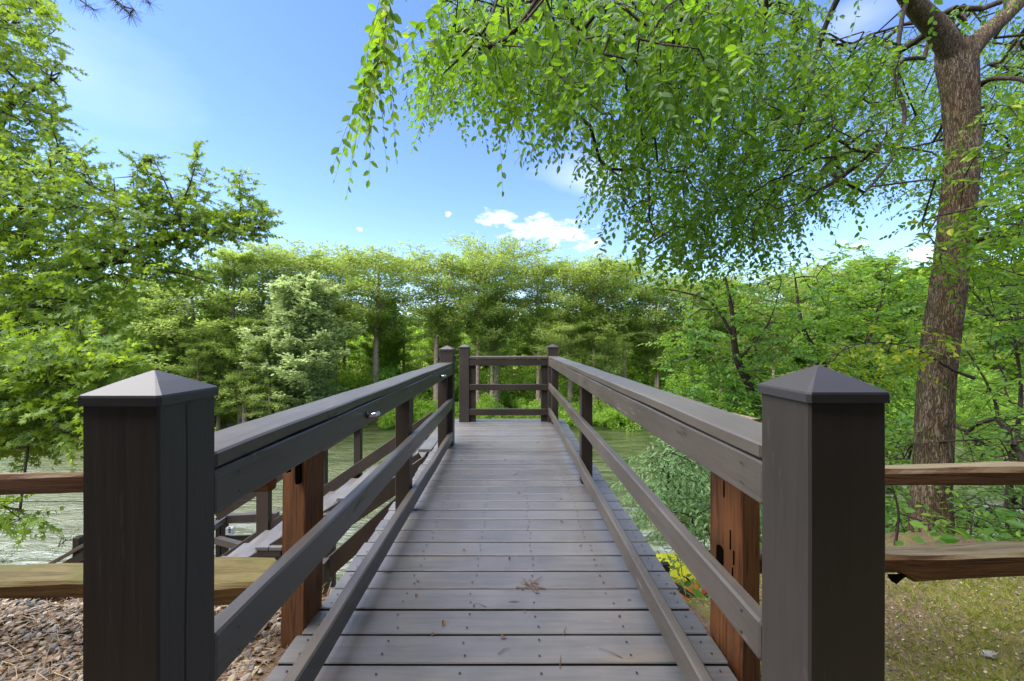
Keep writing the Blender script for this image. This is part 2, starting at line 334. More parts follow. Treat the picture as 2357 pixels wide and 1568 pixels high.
rippled = m.n('ShaderNodeMapRange'); rippled.inputs['From Min'].default_value = 33; rippled.inputs['From Max'].default_value = 18; m.put(rippled.inputs['Value'], m.math('ADD', sp.outputs['Y'], m.math('MULTIPLY', r2, 14.0)))
rippled = rippled.outputs[0]      # more ripple towards this bank, with sky reflection painted in
h = m.math('ADD', m.math('MULTIPLY', r1, m.math('ADD', 0.5, rippled)), m.math('MULTIPLY', r3, 0.22))
c = m.mix(m.ramp(r2, [(0.38, 0.0), (0.62, 1.0)]), (0.036, 0.049, 0.016), (0.070, 0.086, 0.034))
c = m.mix(m.ramp(r1, [(0.35, 0.55), (0.52, 0.0)]), c, (0.014, 0.020, 0.008))
sky_glint = m.math('MULTIPLY', m.ramp(m.math('ADD', m.math('MULTIPLY', r1, 0.75), m.math('MULTIPLY', r3, 0.25)), [(0.47, 0.0), (0.60, 1.0)]), m.math('ADD', 0.06, m.math('MULTIPLY', rippled, 0.95)))
c = m.mix(sky_glint, c, (0.30, 0.34, 0.34))  # pale sky reflection on the ripples, put into the colour as streaks
m.bsdf(c, 0.06, m.bump(h, 0.85, 0.32), 0.7)
mobj('river', pmesh('river', [(-900, 5, WZ), (900, 5, WZ), (900, 62, WZ), (-900, 62, WZ)], [(0, 1, 2, 3)]), m.m, kind='structure')

# ------------------------------------------------------------------ walkway deck
ZD = 0.0; PITCH = 0.146; Y0 = 1.442
deck = empty('walkway_deck', (0, 3, 0), 'long grey painted plank walkway running straight out from the viewer to the river', 'walkway')
k0 = -12
for k in range(k0, 31):
    ya = Y0+k*PITCH+0.0055; yb = Y0+(k+1)*PITCH-0.0055
    jl = random.uniform(-0.008, 0.008); jr = random.uniform(-0.008, 0.008); dz = random.uniform(-0.0015, 0.0015)
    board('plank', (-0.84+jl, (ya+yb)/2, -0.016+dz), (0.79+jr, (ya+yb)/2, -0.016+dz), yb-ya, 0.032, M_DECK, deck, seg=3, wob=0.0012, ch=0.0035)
board('rim_joist', (-0.80, -0.3, -0.13), (-0.80, 5.94, -0.13), 0.04, 0.19, M_DARK, deck)
board('rim_joist', (0.75, -0.3, -0.13), (0.75, 5.94, -0.13), 0.04, 0.19, M_DARK, deck)
for xj in (-0.175, 0.114, 0.45): board('joist', (xj, -0.3, -0.13), (xj, 5.9, -0.13), 0.038, 0.19, M_DARK, deck)
board('end_joist', (-0.82, 5.96, -0.13), (0.77, 5.96, -0.13), 0.19, 0.038, M_DARK, deck, up=(0, 1, 0))
sv = []; sf = []
for k in range(k0, 31):
    for xs in (-0.79, -0.47, -0.175, 0.114, 0.45, 0.745):
        for q in (0.28, 0.72):
            cx = xs+random.uniform(-.012, .012); cy = Y0+(k+q)*PITCH+random.uniform(-.008, .008); b = len(sv); r = 0.0045
            for s in range(7): sv.append((cx+r*math.cos(s/7*6.283), cy+r*math.sin(s/7*6.283), 0.0032))
            sf.append(tuple(range(b, b+7)))
mobj('screw_heads', pmesh('screw_heads', sv, sf), M_SCREW, deck, kind='stuff')
# supports under the walkway
for (sx, sy) in ((-0.72, 3.2), (0.70, 3.2), (-0.72, 5.7), (0.66, 5.7)):
    board('support_post', (sx, sy, -0.2), (sx, sy, float(gz(sx, sy))-0.4), 0.14, 0.14, M_DARK, deck, up=(0, 1, 0))

def big_post(par, x0, x1, ya, yb, ztop, zpeak, zb=-0.25, mat=M_POST, seam=True):
    cx, cy = (x0+x1)/2, (ya+yb)/2
    p = board('post', (cx, cy, zb), (cx, cy, ztop), x1-x0, yb-ya, mat, par, up=(0, 1, 0), ch=0.004, seg=6, wob=0.0012)
    if seam and x0 < 0:   # drying check down the inner face
        s = 1 if cx < 0 else -1; xx = x1 if cx < 0 else x0
        pts = []; n = 14
        for i in range(n+1):
            z = ztop-0.012-(ztop-0.02)*i/n; yy = ya+(yb-ya)*(0.44+0.015*math.sin(i*0.7)+0.01*random.random()); pts.append((yy, z))
        v = []; f = []
        for i, (yy, z) in enumerate(pts):
            ww = 0.0016 if i < n else 0.0003; v += [(xx+s*0.0008, yy-ww, z), (xx+s*0.0008, yy+ww, z)]
            if i: f.append((2*i-2, 2*i-1, 2*i+1, 2*i))
        mobj('drying_crack', pmesh('drying_crack', v, f), M_SCREW, p)
    o = 0.006; a = (x1-x0)/2+o; b = (yb-ya)/2+o; hz = zpeak-ztop; v = []; f = []
    rings = [(1, -0.004), (1, 0.011), (0.985, 0.015), (0.5, 0.015+(hz-0.015)*0.52), (0.03, hz-0.001)]
    for s, z in rings:
        rc = 0.006*s if s > 0.1 else 0.0005
        for sx, sy in ((-1, -1), (1, -1), (1, 1), (-1, 1)):
            c1 = (sx*(a*s-rc), sy*b*s); c2 = (sx*a*s, sy*(b*s-rc)); 
            for q in ((c1, c2) if sx*sy < 0 else (c2, c1)): v.append((q[0], q[1], z))
    for i in range(len(rings)-1):
        for j in range(8): f.append((i*8+j, i*8+(j+1) % 8, i*8+8+(j+1) % 8, i*8+8+j))
    f.append(tuple(range(len(v)-8, len(v)))); f.append(tuple(range(7, -1, -1)))
    mobj('post_cap', pmesh('post_cap', v, f), M_CAP, p, Matrix.Translation((cx, cy, ztop)))
    return p
# left railing
RL = empty('walkway_railing', (-0.7, 2.6, 0), 'dark painted railing along the left side of the walkway, carrying two chrome hooks', 'railing')
big_post(RL, -0.776, -0.636, 0.72, 0.86, 1.056, 1.112)
big_post(RL, -0.782, -0.636, 4.40, 4.54, 1.062, 1.115)
def knot_split(x, y, z, n=7, l=0.05, par=None, s=1):
    v = []; f = []
    for i in range(n):
        yy = y+random.uniform(-.5, .5)*l*1.6; zz = z+random.uniform(-.5, .5)*l*0.5; L1 = random.uniform(.3, 1)*l; t = random.uniform(.0006, .002); b = len(v)
        v += [(x, yy-L1/2, zz-L1*.12), (x, yy, zz+t), (x, yy+L1/2, zz+L1*.12), (x, yy, zz-t)]; f.append((b, b+1, b+2, b+3))
    mobj('surface_crack', pmesh('surface_crack', v, f), M_SCREW, par)
def rails(par, xi, s, ya, yb, tops, wm):
    """xi inner face, s=-1 left / +1 right"""
    zt, (zm, hm), (zb, hb) = tops
    t = board('top_rail', (xi+s*0.071, ya, zt-0.019), (xi+s*0.071, yb, zt-0.019), 0.142, 0.036, M_RAIL, par, seg=26, wob=0.0045, ch=0.005)
    f = board('face_rail', (xi+s*0.021, ya, zt-0.088), (xi+s*0.021, yb, zt-0.088), 0.038, 0.094, M_RAIL, par, seg=26, wob=0.003, ch=0.004)
    board('back_rail', (xi+s*0.121, ya, zt-0.108), (xi+s*0.121, yb, zt-0.108), 0.036, 0.135, M_DARK, par)
    board('middle_rail', (xi+s*wm/2, ya, zm-hm/2), (xi+s*wm/2, yb, zm-hm/2), wm, hm, M_RAIL, par, seg=20, wob=0.004, ch=0.006)
    board('bottom_rail', (xi+s*wm/2, ya, zb-hb/2), (xi+s*wm/2, yb, zb-hb/2), wm, hb, M_RAIL, par, seg=20, wob=0.004, ch=0.006)
    return t, f
tl, fl = rails(RL, -0.636, -1, 0.862, 4.398, (0.930, (0.532, 0.108), (0.161, 0.098)), 0.046)
board('intermediate_post', (-0.735, 2.75, -0.2), (-0.735, 2.75, 0.89), 0.096, 0.09, M_DARK, RL, up=(0, 1, 0))
board('intermediate_post', (-0.735, 4.33, -0.2), (-0.735, 4.33, 0.89), 0.096, 0.09, M_DARK, RL, up=(0, 1, 0))
# right railing
RR = empty('walkway_railing', (0.6, 3, 0), 'dark railing along the right side of the walkway, face board cracked near the far end', 'railing')
big_post(RR, 0.540, 0.680, 0.72, 0.86, 1.062, 1.122)
big_post(RR, 0.534, 0.681, 5.69, 5.83, 1.066, 1.118, seam=False)
tr_, fr_ = rails(RR, 0.540, 1, 0.862, 5.688, (0.948, (0.562, 0.090), (0.211, 0.095)), 0.038)
board('intermediate_post', (0.625, 3.30, -0.2), (0.625, 3.30, 0.91), 0.092, 0.09, M_DARK, RR, up=(0, 1, 0))
board('intermediate_post', (0.625, 5.62, -0.2), (0.625, 5.62, 0.91), 0.092, 0.09, M_DARK, RR, up=(0, 1, 0))
for (yy, zz, ll) in ((4.2, 0.895, 0.16), (3.9, 0.915, 0.20), (1.25, 0.885, 0.05), (2.9, 0.86, 0.05)): knot_split(0.5385, yy, zz, 9, ll, RR)
for (yy, zz, ll) in ((1.42, 0.898, 0.045), (0.98, 0.89, 0.05), (2.4, 0.87, 0.05), (1.7, 0.50, 0.12)): knot_split(-0.6345, yy, zz, 8, ll, RL)
def bolts(par, spots):
    v = []; f = []
    for (x, y, z, s_) in spots:
        b = len(v); v += [(x, y+0.0032*math.cos(a/8*6.283), z+0.0032*math.sin(a/8*6.283)) for a in range(8)]; f.append(tuple(range(b, b+8)))
    mobj('screw_heads', pmesh('screw_heads', v, f), M_SCREW, par, kind='stuff')
bolts(RL, [(-0.6355+0.0015, y, z, 1) for y in (0.93, 2.72, 2.78, 4.32) for z in (0.865, 0.82, 0.50, 0.45, 0.135, 0.09)])
bolts(RR, [(0.5395-0.0015, y, z, 1) for y in (0.93, 3.27, 3.33, 5.6) for z in (0.885, 0.84, 0.54, 0.49, 0.185, 0.14)])
# end railing
RE = empty('end_railing', (0, 5.75, 0), 'dark railing with three rails across the far end of the walkway', 'railing')
big_post(RE, -0.735, -0.590, 5.69, 5.83, 1.066, 1.12, seam=False)
board('top_rail', (-0.588, 5.76, 0.927), (0.532, 5.76, 0.927), 0.14, 0.036, M_RAIL, RE, seg=8, wob=0.002)
board('face_rail', (-0.588, 5.715, 0.857), (0.532, 5.715, 0.857), 0.038, 0.092, M_DARK, RE, seg=8, wob=0.002)
board('middle_rail', (-0.588, 5.715, 0.501), (0.532, 5.715, 0.501), 0.038, 0.088, M_DARK, RE, seg=6, wob=0.002)
board('bottom_rail', (-0.588, 5.715, 0.146), (0.532, 5.715, 0.146), 0.038, 0.092, M_DARK, RE, seg=6, wob=0.002)
board('intermediate_post', (-0.55, 5.785, -0.2), (-0.55, 5.785, 0.905), 0.09, 0.09, M_DARK, RE, up=(0, 1, 0))
board('intermediate_post', (0.487, 5.785, -0.2), (0.487, 5.785, 0.905), 0.09, 0.09, M_DARK, RE, up=(0, 1, 0))
# chrome hooks on left face rail
def chrome_hook(y, z, lab):
    e = empty('metal_hook', (-0.634, y, z), lab, 'hook', 'chrome hooks on the left railing')
    v, f = sweep([(-0.634, y, z), (-0.628, y, z)], [0.017, 0.016], 16); mobj('base_plate', pmesh('base_plate', v, f, smooth=False), M_SCREW, e)
    pth, rr = smooth_path([(-0.634, y-0.002, z), (-0.612, y-0.002, z+0.001), (-0.600, y+0.004, z+0.001), (-0.594, y+0.022, z+0.002), (-0.598, y+0.03, z+0.002)], [0.008, 0.008, 0.0095, 0.010, 0.005], 5)
    v, f = sweep(pth, rr, 12); mobj('hook_arm', pmesh('hook_arm', v, f, smooth=True), M_CHROME, e)
chrome_hook(0.636*F/(CX-845), CH-(955-CY)/F*(0.636*F/(CX-845)), 'chrome hook on the left railing face board, the nearer and bigger of the two')
chrome_hook(0.636*F/(CX-1013.5), CH-(866-CY)/F*(0.636*F/(CX-1013.5)), 'chrome hook near the far end of the left railing, the smaller looking one')

# unseen wall and roof, added behind the viewer to darken the post fronts
hw = empty('light_blocker', (0, -2.2, 0), 'unseen dark board wall and roof added behind the viewer to block light', 'light_blocker')
for i in range(24): board('blocker_board', (-9, -0.9, -0.1+i*0.2), (9, -0.9, -0.1+i*0.2), 0.03, 0.19, M_DARK, hw)
board('blocker_slab', (-9.5, -2.6, 4.75), (9.5, -2.6, 4.75), 4.2, 0.12, M_DARK, hw); board('blocker_eave', (-9.5, -0.46, 4.72), (9.5, -0.46, 4.72), 0.04, 0.24, M_DARK, hw)
# ------------------------------------------------------------------ stairs going down to the left
st = empty('staircase', (-1.8, 4.8, -0.6), 'grey plank staircase going down to the left from the far end of the walkway', 'stairs')
RUN, RISE = 0.292, 0.176; YA, YB = 4.30, 5.42
board('landing_plank', (-0.925, YA+0.0, -0.020), (-0.925, YB, -0.020), 0.145, 0.034, M_DECK, st)
for k in range(0, 13):
    xa = -1.0-RUN*k; z = -RISE*(k+1)+0.158*0
    for q in (0.076, 0.222):
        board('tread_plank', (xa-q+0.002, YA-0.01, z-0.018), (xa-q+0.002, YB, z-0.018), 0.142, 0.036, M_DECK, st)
    board('tread_bracket', (xa-0.28, YA+0.02, z-0.075), (xa-0.02, YA+0.02, z-0.075), 0.04, 0.07, M_DARK, st)
sA = (-0.9, 0.10); e_ = 0
def along(t, dz): return (-0.95-RUN*13*t, -RISE*13*t+dz)
for yy in (YA+0.06, YB+0.02):
    a = along(0, -0.16); b = along(1.0, -0.20); board('stringer', (a[0], yy, a[1]), (b[0], yy, b[1]), 0.045, 0.24, M_DARK, st)
sr = empty('stair_railing', (-2.2, 5.48, 0), 'dark sloping railing on the river side of the staircase', 'railing')
def srail(nm, pa, pb, yy, w_, h_, ma): A = P(*pa, yy); B = P(*pb, yy); board(nm, A, B, w_, h_, ma, sr, seg=3)
srail('top_rail', (1010, 855), (500, 1187), 5.50, 0.05, 0.14, M_DARK)
srail('bottom_rail', (1000, 958), (480, 1314), 5.50, 0.04, 0.145, M_DARK)
srail('rail_cap', (1010, 843), (500, 1174), 5.52, 0.12, 0.03, M_RAIL)
for (xa, xb, yt, yb_, yy) in ((817, 832, 960, 1100, 5.56), (723, 752, 1010, 1150, 5.58), (594, 622, 1100, 1290, 5.5), (935, 950, 890, 1010, 5.56)):
    A = P((xa+xb)/2, yt, yy); B = P((xa+xb)/2, yb_+70, yy); board('post', A, B, (xb-xa)/F*yy, 0.09, M_DARK, sr, up=(0, 1, 0))
sn = empty('stair_railing', (-2.2, 4.2, -1), 'dark sloping boards on the walkway side of the staircase, low behind the left railing', 'railing')
for (pa, pb, yy, h_) in (((988, 1064), (700, 1262), 4.22, 0.17), ((962, 1124), (676, 1378), 3.7, 0.155)):
    board('sloping_rail', P(*pa, yy), P(*pb, yy), 0.04, h_, M_DARK, sn)
A = P(741, 1290, 3.55); B = P(741, 1410, 3.55); board('post', A, B, 0.10, 0.09, M_DARK, sn, up=(0, 1, 0))
board('post', P(760, 1180, 4.3), P(760, 1420, 4.3), 0.09, 0.09, M_DARK, sn, up=(0, 1, 0))
# middle landing under the stairs
ml = empty('stair_landing', (-2.5, 4.2, -1.45), 'grey plank landing at the foot of the upper staircase, low behind the left railing', 'landing')
for i in range(5):
    y = 3.55+i*0.146; board('plank', (-3.0, y, -1.45), (-1.15, y, -1.45), 0.139, 0.034, M_DECK, ml)
board('beam', (-3.0, 3.50, -1.56), (-1.15, 3.50, -1.56), 0.04, 0.18, M_DARK, ml)
board('step', (-2.0, 3.36, -1.62), (-1.25, 3.36, -1.62), 0.20, 0.035, M_DECK, ml)
board('step', (-3.2, 3.30, -1.50), (-2.1, 3.30, -1.50), 0.24, 0.035, M_DECK, ml)
# lower flight seen left of the left post
lf = empty('lower_stair_railing', (-7, 6, -2.5), 'dark stair handrail going down behind the left split rail fence', 'railing')
board('top_rail', P(95, 1310, 6.0), P(330, 1180, 6.0), 0.14, 0.05, M_RAIL, lf); board('face_rail', P(95, 1330, 6.0)+Vector((0, -.03, -.02)), P(330, 1200, 6.0)+Vector((0, -.03, -.02)), 0.04, 0.12, M_DARK, lf)
board('post', P(182, 1235, 6.05), P(182, 1420, 6.05), 0.10, 0.10, M_DARK, lf, up=(0, 1, 0)); board('post', P(330, 1170, 6.05), P(330, 1420, 6.05), 0.10, 0.10, M_DARK, lf, up=(0, 1, 0))
# river platform, far below
rp = empty('river_platform', (-5.8, 9.5, -3.9), 'small railed timber platform far below between the left post and the stairs', 'platform')
for i in range(9): board('plank', (-7.2, 8.7+i*0.15, -4.35), (-4.4, 8.7+i*0.15, -4.35), 0.14, 0.04, M_DECK, rp)
board('top_rail', P(520, 1194, 9.5), P(640, 1188, 9.5), 0.14, 0.19, M_RAIL, rp); board('middle_rail', P(515, 1241, 9.5), P(640, 1236, 9.5), 0.05, 0.15, M_DARK, rp)
board('top_rail', P(470, 1228, 8.7), P(520, 1192, 9.5), 0.12, 0.12, M_RAIL, rp); board('middle_rail', P(500, 1243, 8.9), P(595, 1268, 8.0), 0.12, 0.14, M_RAIL, rp)
for px_ in (518, 505): board('post', P(px_, 1190, 9.45), P(px_, 1300, 9.45), 0.11, 0.11, M_DARK, rp, up=(0, 1, 0))
for px_ in (560, 640): board('leg', P(px_, 1290, 9.45), P(px_, 1290, 9.45)-Vector((0, 0, 3.5)), 0.15, 0.15, M_DARK, rp, up=(0, 1, 0))
m = NM('white_plastic'); m.bsdf((0.75, 0.77, 0.8), 0.35); M_WHITE = m.m
eb = empty('electric_box', P(533, 1221, 9.35), 'small white box with dark slotted side fixed on the river platform post', 'box')
board('housing', P(530, 1213, 9.35), P(530, 1230, 9.35), 0.16, 0.12, M_WHITE, eb, up=(0, 1, 0), ch=0.015)
for i in range(4): board('vent_slot', P(525.5, 1215+i*3.6, 9.285), P(530.5, 1215+i*3.6, 9.285), 0.008, 0.02, M_SCREW, eb)

# ------------------------------------------------------------------ split rail fences
def split_rail(name, pts, mat, parent, n=20, seed=0):
    """pts: list of cross sections [(y,z)...] at x; lofted irregular timber"""
    v = []; f = []; k = len(pts[0][1])
    xs = [p[0] for p in pts]
    for i in range(n+1):
        t = i/n*(len(pts)-1); a = min(int(t), len(pts)-2); u = t-a
        x = xs[a]*(1-u)+xs[a+1]*u
        for j in range(k):
            y = pts[a][1][j][0]*(1-u)+pts[a+1][1][j][0]*u; z = pts[a][1][j][1]*(1-u)+pts[a+1][1][j][1]*u
            q = Vector((x*4+seed, j*3.1, seed)); v.append((x, y+0.006*noise.noise(q), z+0.007*noise.noise(q+Vector((9, 9, 9)))))
    for i in range(n):
        for j in range(k): f.append((i*k+j, i*k+(j+1) % k, (i+1)*k+(j+1) % k, (i+1)*k+j))
    f.append(tuple(range(k-1, -1, -1))); f.append(tuple(n*k+j for j in range(k)))
    f = [tuple(reversed(q)) for q in f]
    return mobj(name, pmesh(name, v, f), mat, parent)
FL = empty('split_rail_fence', (-1.6, 1.65, -0.1), 'rough timber split rail fence on the left, beside the pebbles, lower rail greenish', 'fence')
def rot_post(cor, zb, zt, par, mat=M_CEDAR, lean=(0, 0), holes=()):
    """irregular hewn post with corner list (x,y)"""
    n = 26; k = len(cor)*4; v = []; f = []; cx = sum(c[0] for c in cor)/len(cor); cy = sum(c[1] for c in cor)/len(cor)
    ring = []
    for a in range(len(cor)):
        b = (a+1) % len(cor)
        for q in (0.04, 0.32, 0.64, 0.96): ring.append((cor[a][0]*(1-q)+cor[b][0]*q, cor[a][1]*(1-q)+cor[b][1]*q))
    for i in range(n+1):
        z = zb+(zt-zb)*i/n
        for j, (x, y) in enumerate(ring):
            q = Vector((x*30, y*30, z*2.2)); d = 1+0.05*noise.noise(q)+0.02*noise.noise(q*3)
            v.append((cx+(x-cx)*d+lean[0]*(z-zb), cy+(y-cy)*d+lean[1]*(z-zb), z))
    for i in range(n):
        for j in range(k): f.append((i*k+j, i*k+(j+1) % k, (i+1)*k+(j+1) % k, (i+1)*k+j))
    f.append(tuple(range(k-1, -1, -1))); f.append(tuple(n*k+j for j in range(k)))
    # local x axis is the grain axis for the material: rotate so that x = up
    R = Matrix(((0, 0, 1), (0, 1, 0), (-1, 0, 0))).to_4x4()   # world -> local
    Mw = R.inverted(); vl = [R @ Vector(q) for q in v]
    return mobj('post', pmesh('post', vl, f), mat, par, Mw)
pl = rot_post([(-0.965, 1.66), (-0.845, 1.62), (-0.835, 1.76), (-0.96, 1.80)], -0.5, 0.86, FL, lean=(0.012, 0))
def slab(parent, poly, mat, name):
    return mobj(name, pmesh(name, poly, [tuple(range(len(poly)))]), mat, parent)
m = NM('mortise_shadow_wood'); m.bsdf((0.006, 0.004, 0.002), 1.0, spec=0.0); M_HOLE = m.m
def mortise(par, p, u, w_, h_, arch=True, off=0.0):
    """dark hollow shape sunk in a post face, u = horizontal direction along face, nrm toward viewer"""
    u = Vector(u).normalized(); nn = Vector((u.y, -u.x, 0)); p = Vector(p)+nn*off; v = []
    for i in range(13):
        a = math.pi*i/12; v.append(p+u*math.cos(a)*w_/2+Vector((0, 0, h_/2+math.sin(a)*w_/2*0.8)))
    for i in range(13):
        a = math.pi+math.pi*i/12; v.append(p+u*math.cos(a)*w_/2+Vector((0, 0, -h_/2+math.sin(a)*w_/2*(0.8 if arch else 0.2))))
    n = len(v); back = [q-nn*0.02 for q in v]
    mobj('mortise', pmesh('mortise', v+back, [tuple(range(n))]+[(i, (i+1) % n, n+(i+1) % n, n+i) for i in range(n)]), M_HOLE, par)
mortise(pl, (-0.862, 1.614, 0.66), (1, -0.05, 0), 0.02, 0.13, True, 0.002); mortise(pl, (-0.905, 1.62, 0.655), (1, -0.3, 0), 0.006, 0.04, True, 0.006)
def sec(Yn, Yf, tf, tn, bn, bf=None):    # cross-section from picture rows: far top, near top, near bottom
    zf = CH-(tf-CY)/F*Yf; zn = CH-(tn-CY)/F*Yn; zb = CH-(bn-CY)/F*Yn
    zh = zb+0.01
    return [(Yf, zf), (Yn+0.012, zn+0.004), (Yn, zn-0.012), (Yn+0.004, zb+0.015), (Yn+0.02, zb), (Yf-0.01, zh), (Yf, zf-0.03)]
xl = lambda px, yy: (px-CX)/F*yy
split_rail('rail', [(xl(-700, 1.7), sec(1.64, 1.76, 1295, 1350, 1392)), (xl(0, 1.7), sec(1.64, 1.76, 1300, 1348, 1386)), (xl(185, 1.7), sec(1.64, 1.76, 1295, 1340, 1382)), (xl(500, 1.7), sec(1.64, 1.78, 1281, 1353, 1404)), (xl(607, 1.7), sec(1.65, 1.78, 1282, 1345, 1396)), (xl(632, 1.7), sec(1.68, 1.74, 1300, 1340, 1380))], M_RAILM, FL, 40, 1.3)
split_rail('rail', [(xl(-700, 1.7), sec(1.66, 1.75, 1080, 1088, 1150)), (xl(0, 1.7), sec(1.66, 1.75, 1089, 1097, 1144)), (xl(185, 1.7), sec(1.66, 1.75, 1086, 1092, 1140)), (xl(500, 1.7), sec(1.66, 1.75, 1088, 1094, 1140)), (xl(625, 1.7), sec(1.67, 1.74, 1092, 1100, 1138))], M_RAILW, FL, 30, 4.1)
ra = P(-700, 1153, 1.75); rb = P(606, 1153, 1.75); v, f = sweep([ra, (ra+rb)/2-Vector((0, 0, .004)), rb], [0.0016]*3, 6); mobj('wire', pmesh('wire', v, f), M_SCREW, FL)
FR = empty('split_rail_fence', (1.9, 1.5, -0.1), 'rough brown split rail fence on the right, in front of the big tree trunk', 'fence')
pr = rot_post([(0.843, 1.45), (0.925, 1.475), (0.885, 1.62), (0.800, 1.605)], -0.5, 0.88, FR)
uf = (Vector((0.843, 1.45, 0))-Vector((0.80, 1.605, 0))).normalized()
mortise(pr, Vector((0.815, 1.55, 0.70))-Vector((0, 0, 0)), uf, 0.032, 0.06, False, 0.002); mortise(pr, (0.815, 1.55, 0.335), uf, 0.034, 0.05, True, 0.002)
for (t_, z_, h_) in ((1.53, 0.60, 0.06), (1.50, 0.42, 0.07), (1.485, 0.36, 0.05), (1.49, 0.29, 0.06)): mortise(pr, (0.843-(t_-1.45)*0.28, t_, z_), uf, 0.004, h_, True, 0.003)
split_rail('rail', [(xl(1722, 1.55), sec(1.52, 1.6, 1075, 1085, 1112)), (xl(2035, 1.55), sec(1.5, 1.6, 1070, 1083, 1120)), (xl(2357, 1.55), sec(1.5, 1.6, 1064, 1080, 1122)), (xl(3000, 1.55), sec(1.5, 1.6, 1064, 1080, 1122))], M_RAILW, FR, 36, 7.7)
lr = split_rail('rail', [(xl(1722, 1.55), sec(1.52, 1.6, 1262, 1282, 1330)), (xl(2035, 1.55), sec(1.48, 1.62, 1258, 1282, 1326)), (xl(2075, 1.55), sec(1.48, 1.62, 1257, 1283, 1348)), (xl(2120, 1.55), sec(1.48, 1.62, 1256, 1283, 1344)), (xl(2357, 1.55), sec(1.48, 1.62, 1246, 1275, 1332)), (xl(3000, 1.55), sec(1.48, 1.62, 1246, 1275, 1330))], M_RAILW, FR, 50, 2.2)
kh = P(2064, 1334, 1.476); mobj('broken_knot', pmesh('broken_knot', [kh+Vector((-.035, 0, .02)), kh+Vector((.02, 0, .022)), kh+Vector((.04, 0.002, .012)), kh+Vector((.015, 0, -.004)), kh+Vector((.006, 0.006, -.022)), kh+Vector((-.012, .004, -.012)), kh+Vector((-.03, 0, .004))], [tuple(range(7))]), M_HOLE, lr)
# board edging the pebble bed
eg = board('garden_edging', P(-300, 1388, 2.02), P(590, 1388, 2.02), 0.05, 0.10, M_DARK); setp(eg, 'low dark board edging the pebble bed behind the left fence', 'edging')

# ------------------------------------------------------------------ leaf engine
def LT_oval():   # 7 verts folded ovate leaf, x = length
    v = np.array([(0, 0, 0), (0.28, 0.24, 0.05), (0.66, 0.22, 0.04), (1, 0, -0.05), (0.66, -0.22, 0.04), (0.28, -0.24, 0.05), (0.5, 0, -0.02)])
    return v, np.array([(0, 6, 1), (6, 2, 1), (6, 3, 2), (0, 5, 6), (6, 5, 4), (6, 4, 3)])
def LT_lance():
    v = np.array([(0, 0, 0), (0.4, 0.18, 0.03), (1, 0, -0.08), (0.4, -0.18, 0.03), (0.7, 0, -0.03)]); return v, np.array([(0, 4, 1), (1, 4, 2), (0, 3, 4), (3, 2, 4)])
def LT_star():
    v = [(0.12, 0, 0)]; tips = [(-100, 0.42), (-52, 0.62), (0, 0.8), (52, 0.62), (100, 0.42)]; 
    pts = [(0.0, -0.04, 0)]
    for i, (a, r) in enumerate(tips):
        a0 = math.radians(a); pts.append((0.2+r*math.cos(a0), r*math.sin(a0), -0.06*r))
        if i < 4: am = math.radians((a+tips[i+1][0])/2); pts.append((0.2+0.27*math.cos(am), 0.27*math.sin(am), 0.02))
    pts.append((0.0, 0.04, 0)); v = [(0.22, 0, 0)]+pts; n = len(pts)
    return np.array(v), np.array([(0, i+1, (i+1) % n+1) for i in range(n)])
def LT_sliver(): return np.array([(0, 0, 0), (0.45, 0.16, 0), (1, 0, 0), (0.45, -0.16, 0)]), np.array([(0, 2, 1), (0, 3, 2)])
def twig_leaves(A, D, U, n, spacing, L, ang=55, curve=0.5, droop=0.3, jit=0.25, taper=0.35, scl=None):
    """leaves arranged along curved twigs -> positions, frames, sizes; also twig end points"""
    m_ = len(A); D = nrm(D); s = (np.arange(n)+0.7)*spacing; scl = np.ones(m_) if scl is None else scl
    S_ = s[None, :, None]*scl[:, None, None]
    pos = A[:, None]+D[:, None]*S_+np.array([0, 0, -1.])*curve*S_**2
    T = nrm(D[:, None]+np.array([0, 0, -1.])*2*curve*S_)
    side = nrm(np.cross(U[:, None], T)); sg = np.where(np.arange(n) % 2 == 0, 1., -1.)[None, :, None]
    a = math.radians(ang)
    ld = T*math.cos(a)+side*sg*math.sin(a)+np.array([0, 0, -1.])*droop+rng.normal(0, jit, pos.shape); ld[:, -1] = T[:, -1]+rng.normal(0, jit*.5, (m_, 3)); ld = nrm(ld)
    up = nrm(U[:, None]+rng.normal(0, jit*1.3, pos.shape)); y = nrm(np.cross(up, ld)); z = np.cross(ld, y)
    R = np.stack([ld, y, z], -1)      # columns
    sz = L*(1-taper*(np.arange(n)/(n-1))**2)[None]*rng.uniform(0.72, 1.15, (m_, n))*scl[:, None]**0.5
    return pos.reshape(-1, 3), R.reshape(-1, 3, 3), sz.ravel(), pos
def leaf_mesh(name, tpl, pos, R, sz, tint, mat):
    tv, tf = tpl; k = len(tv)
    v = np.einsum('nij,kj->nki', R, tv)*sz[:, None, None]+pos[:, None]
    t = (tf[None]+(np.arange(len(pos))*k)[:, None, None]).reshape(-1, 3)
    return nmesh(name, v.reshape(-1, 3), t, mat, np.repeat(tint, k))
def in_frame(pos): 
    y = np.maximum(pos[:, 1], 0.1); px = CX+pos[:, 0]/y*F; py = CY-(pos[:, 2]-CH)/y*F
    return (pos[:, 1] > 0.3) & (px > 0) & (px < 2357) & (py > 0) & (py < 1568)
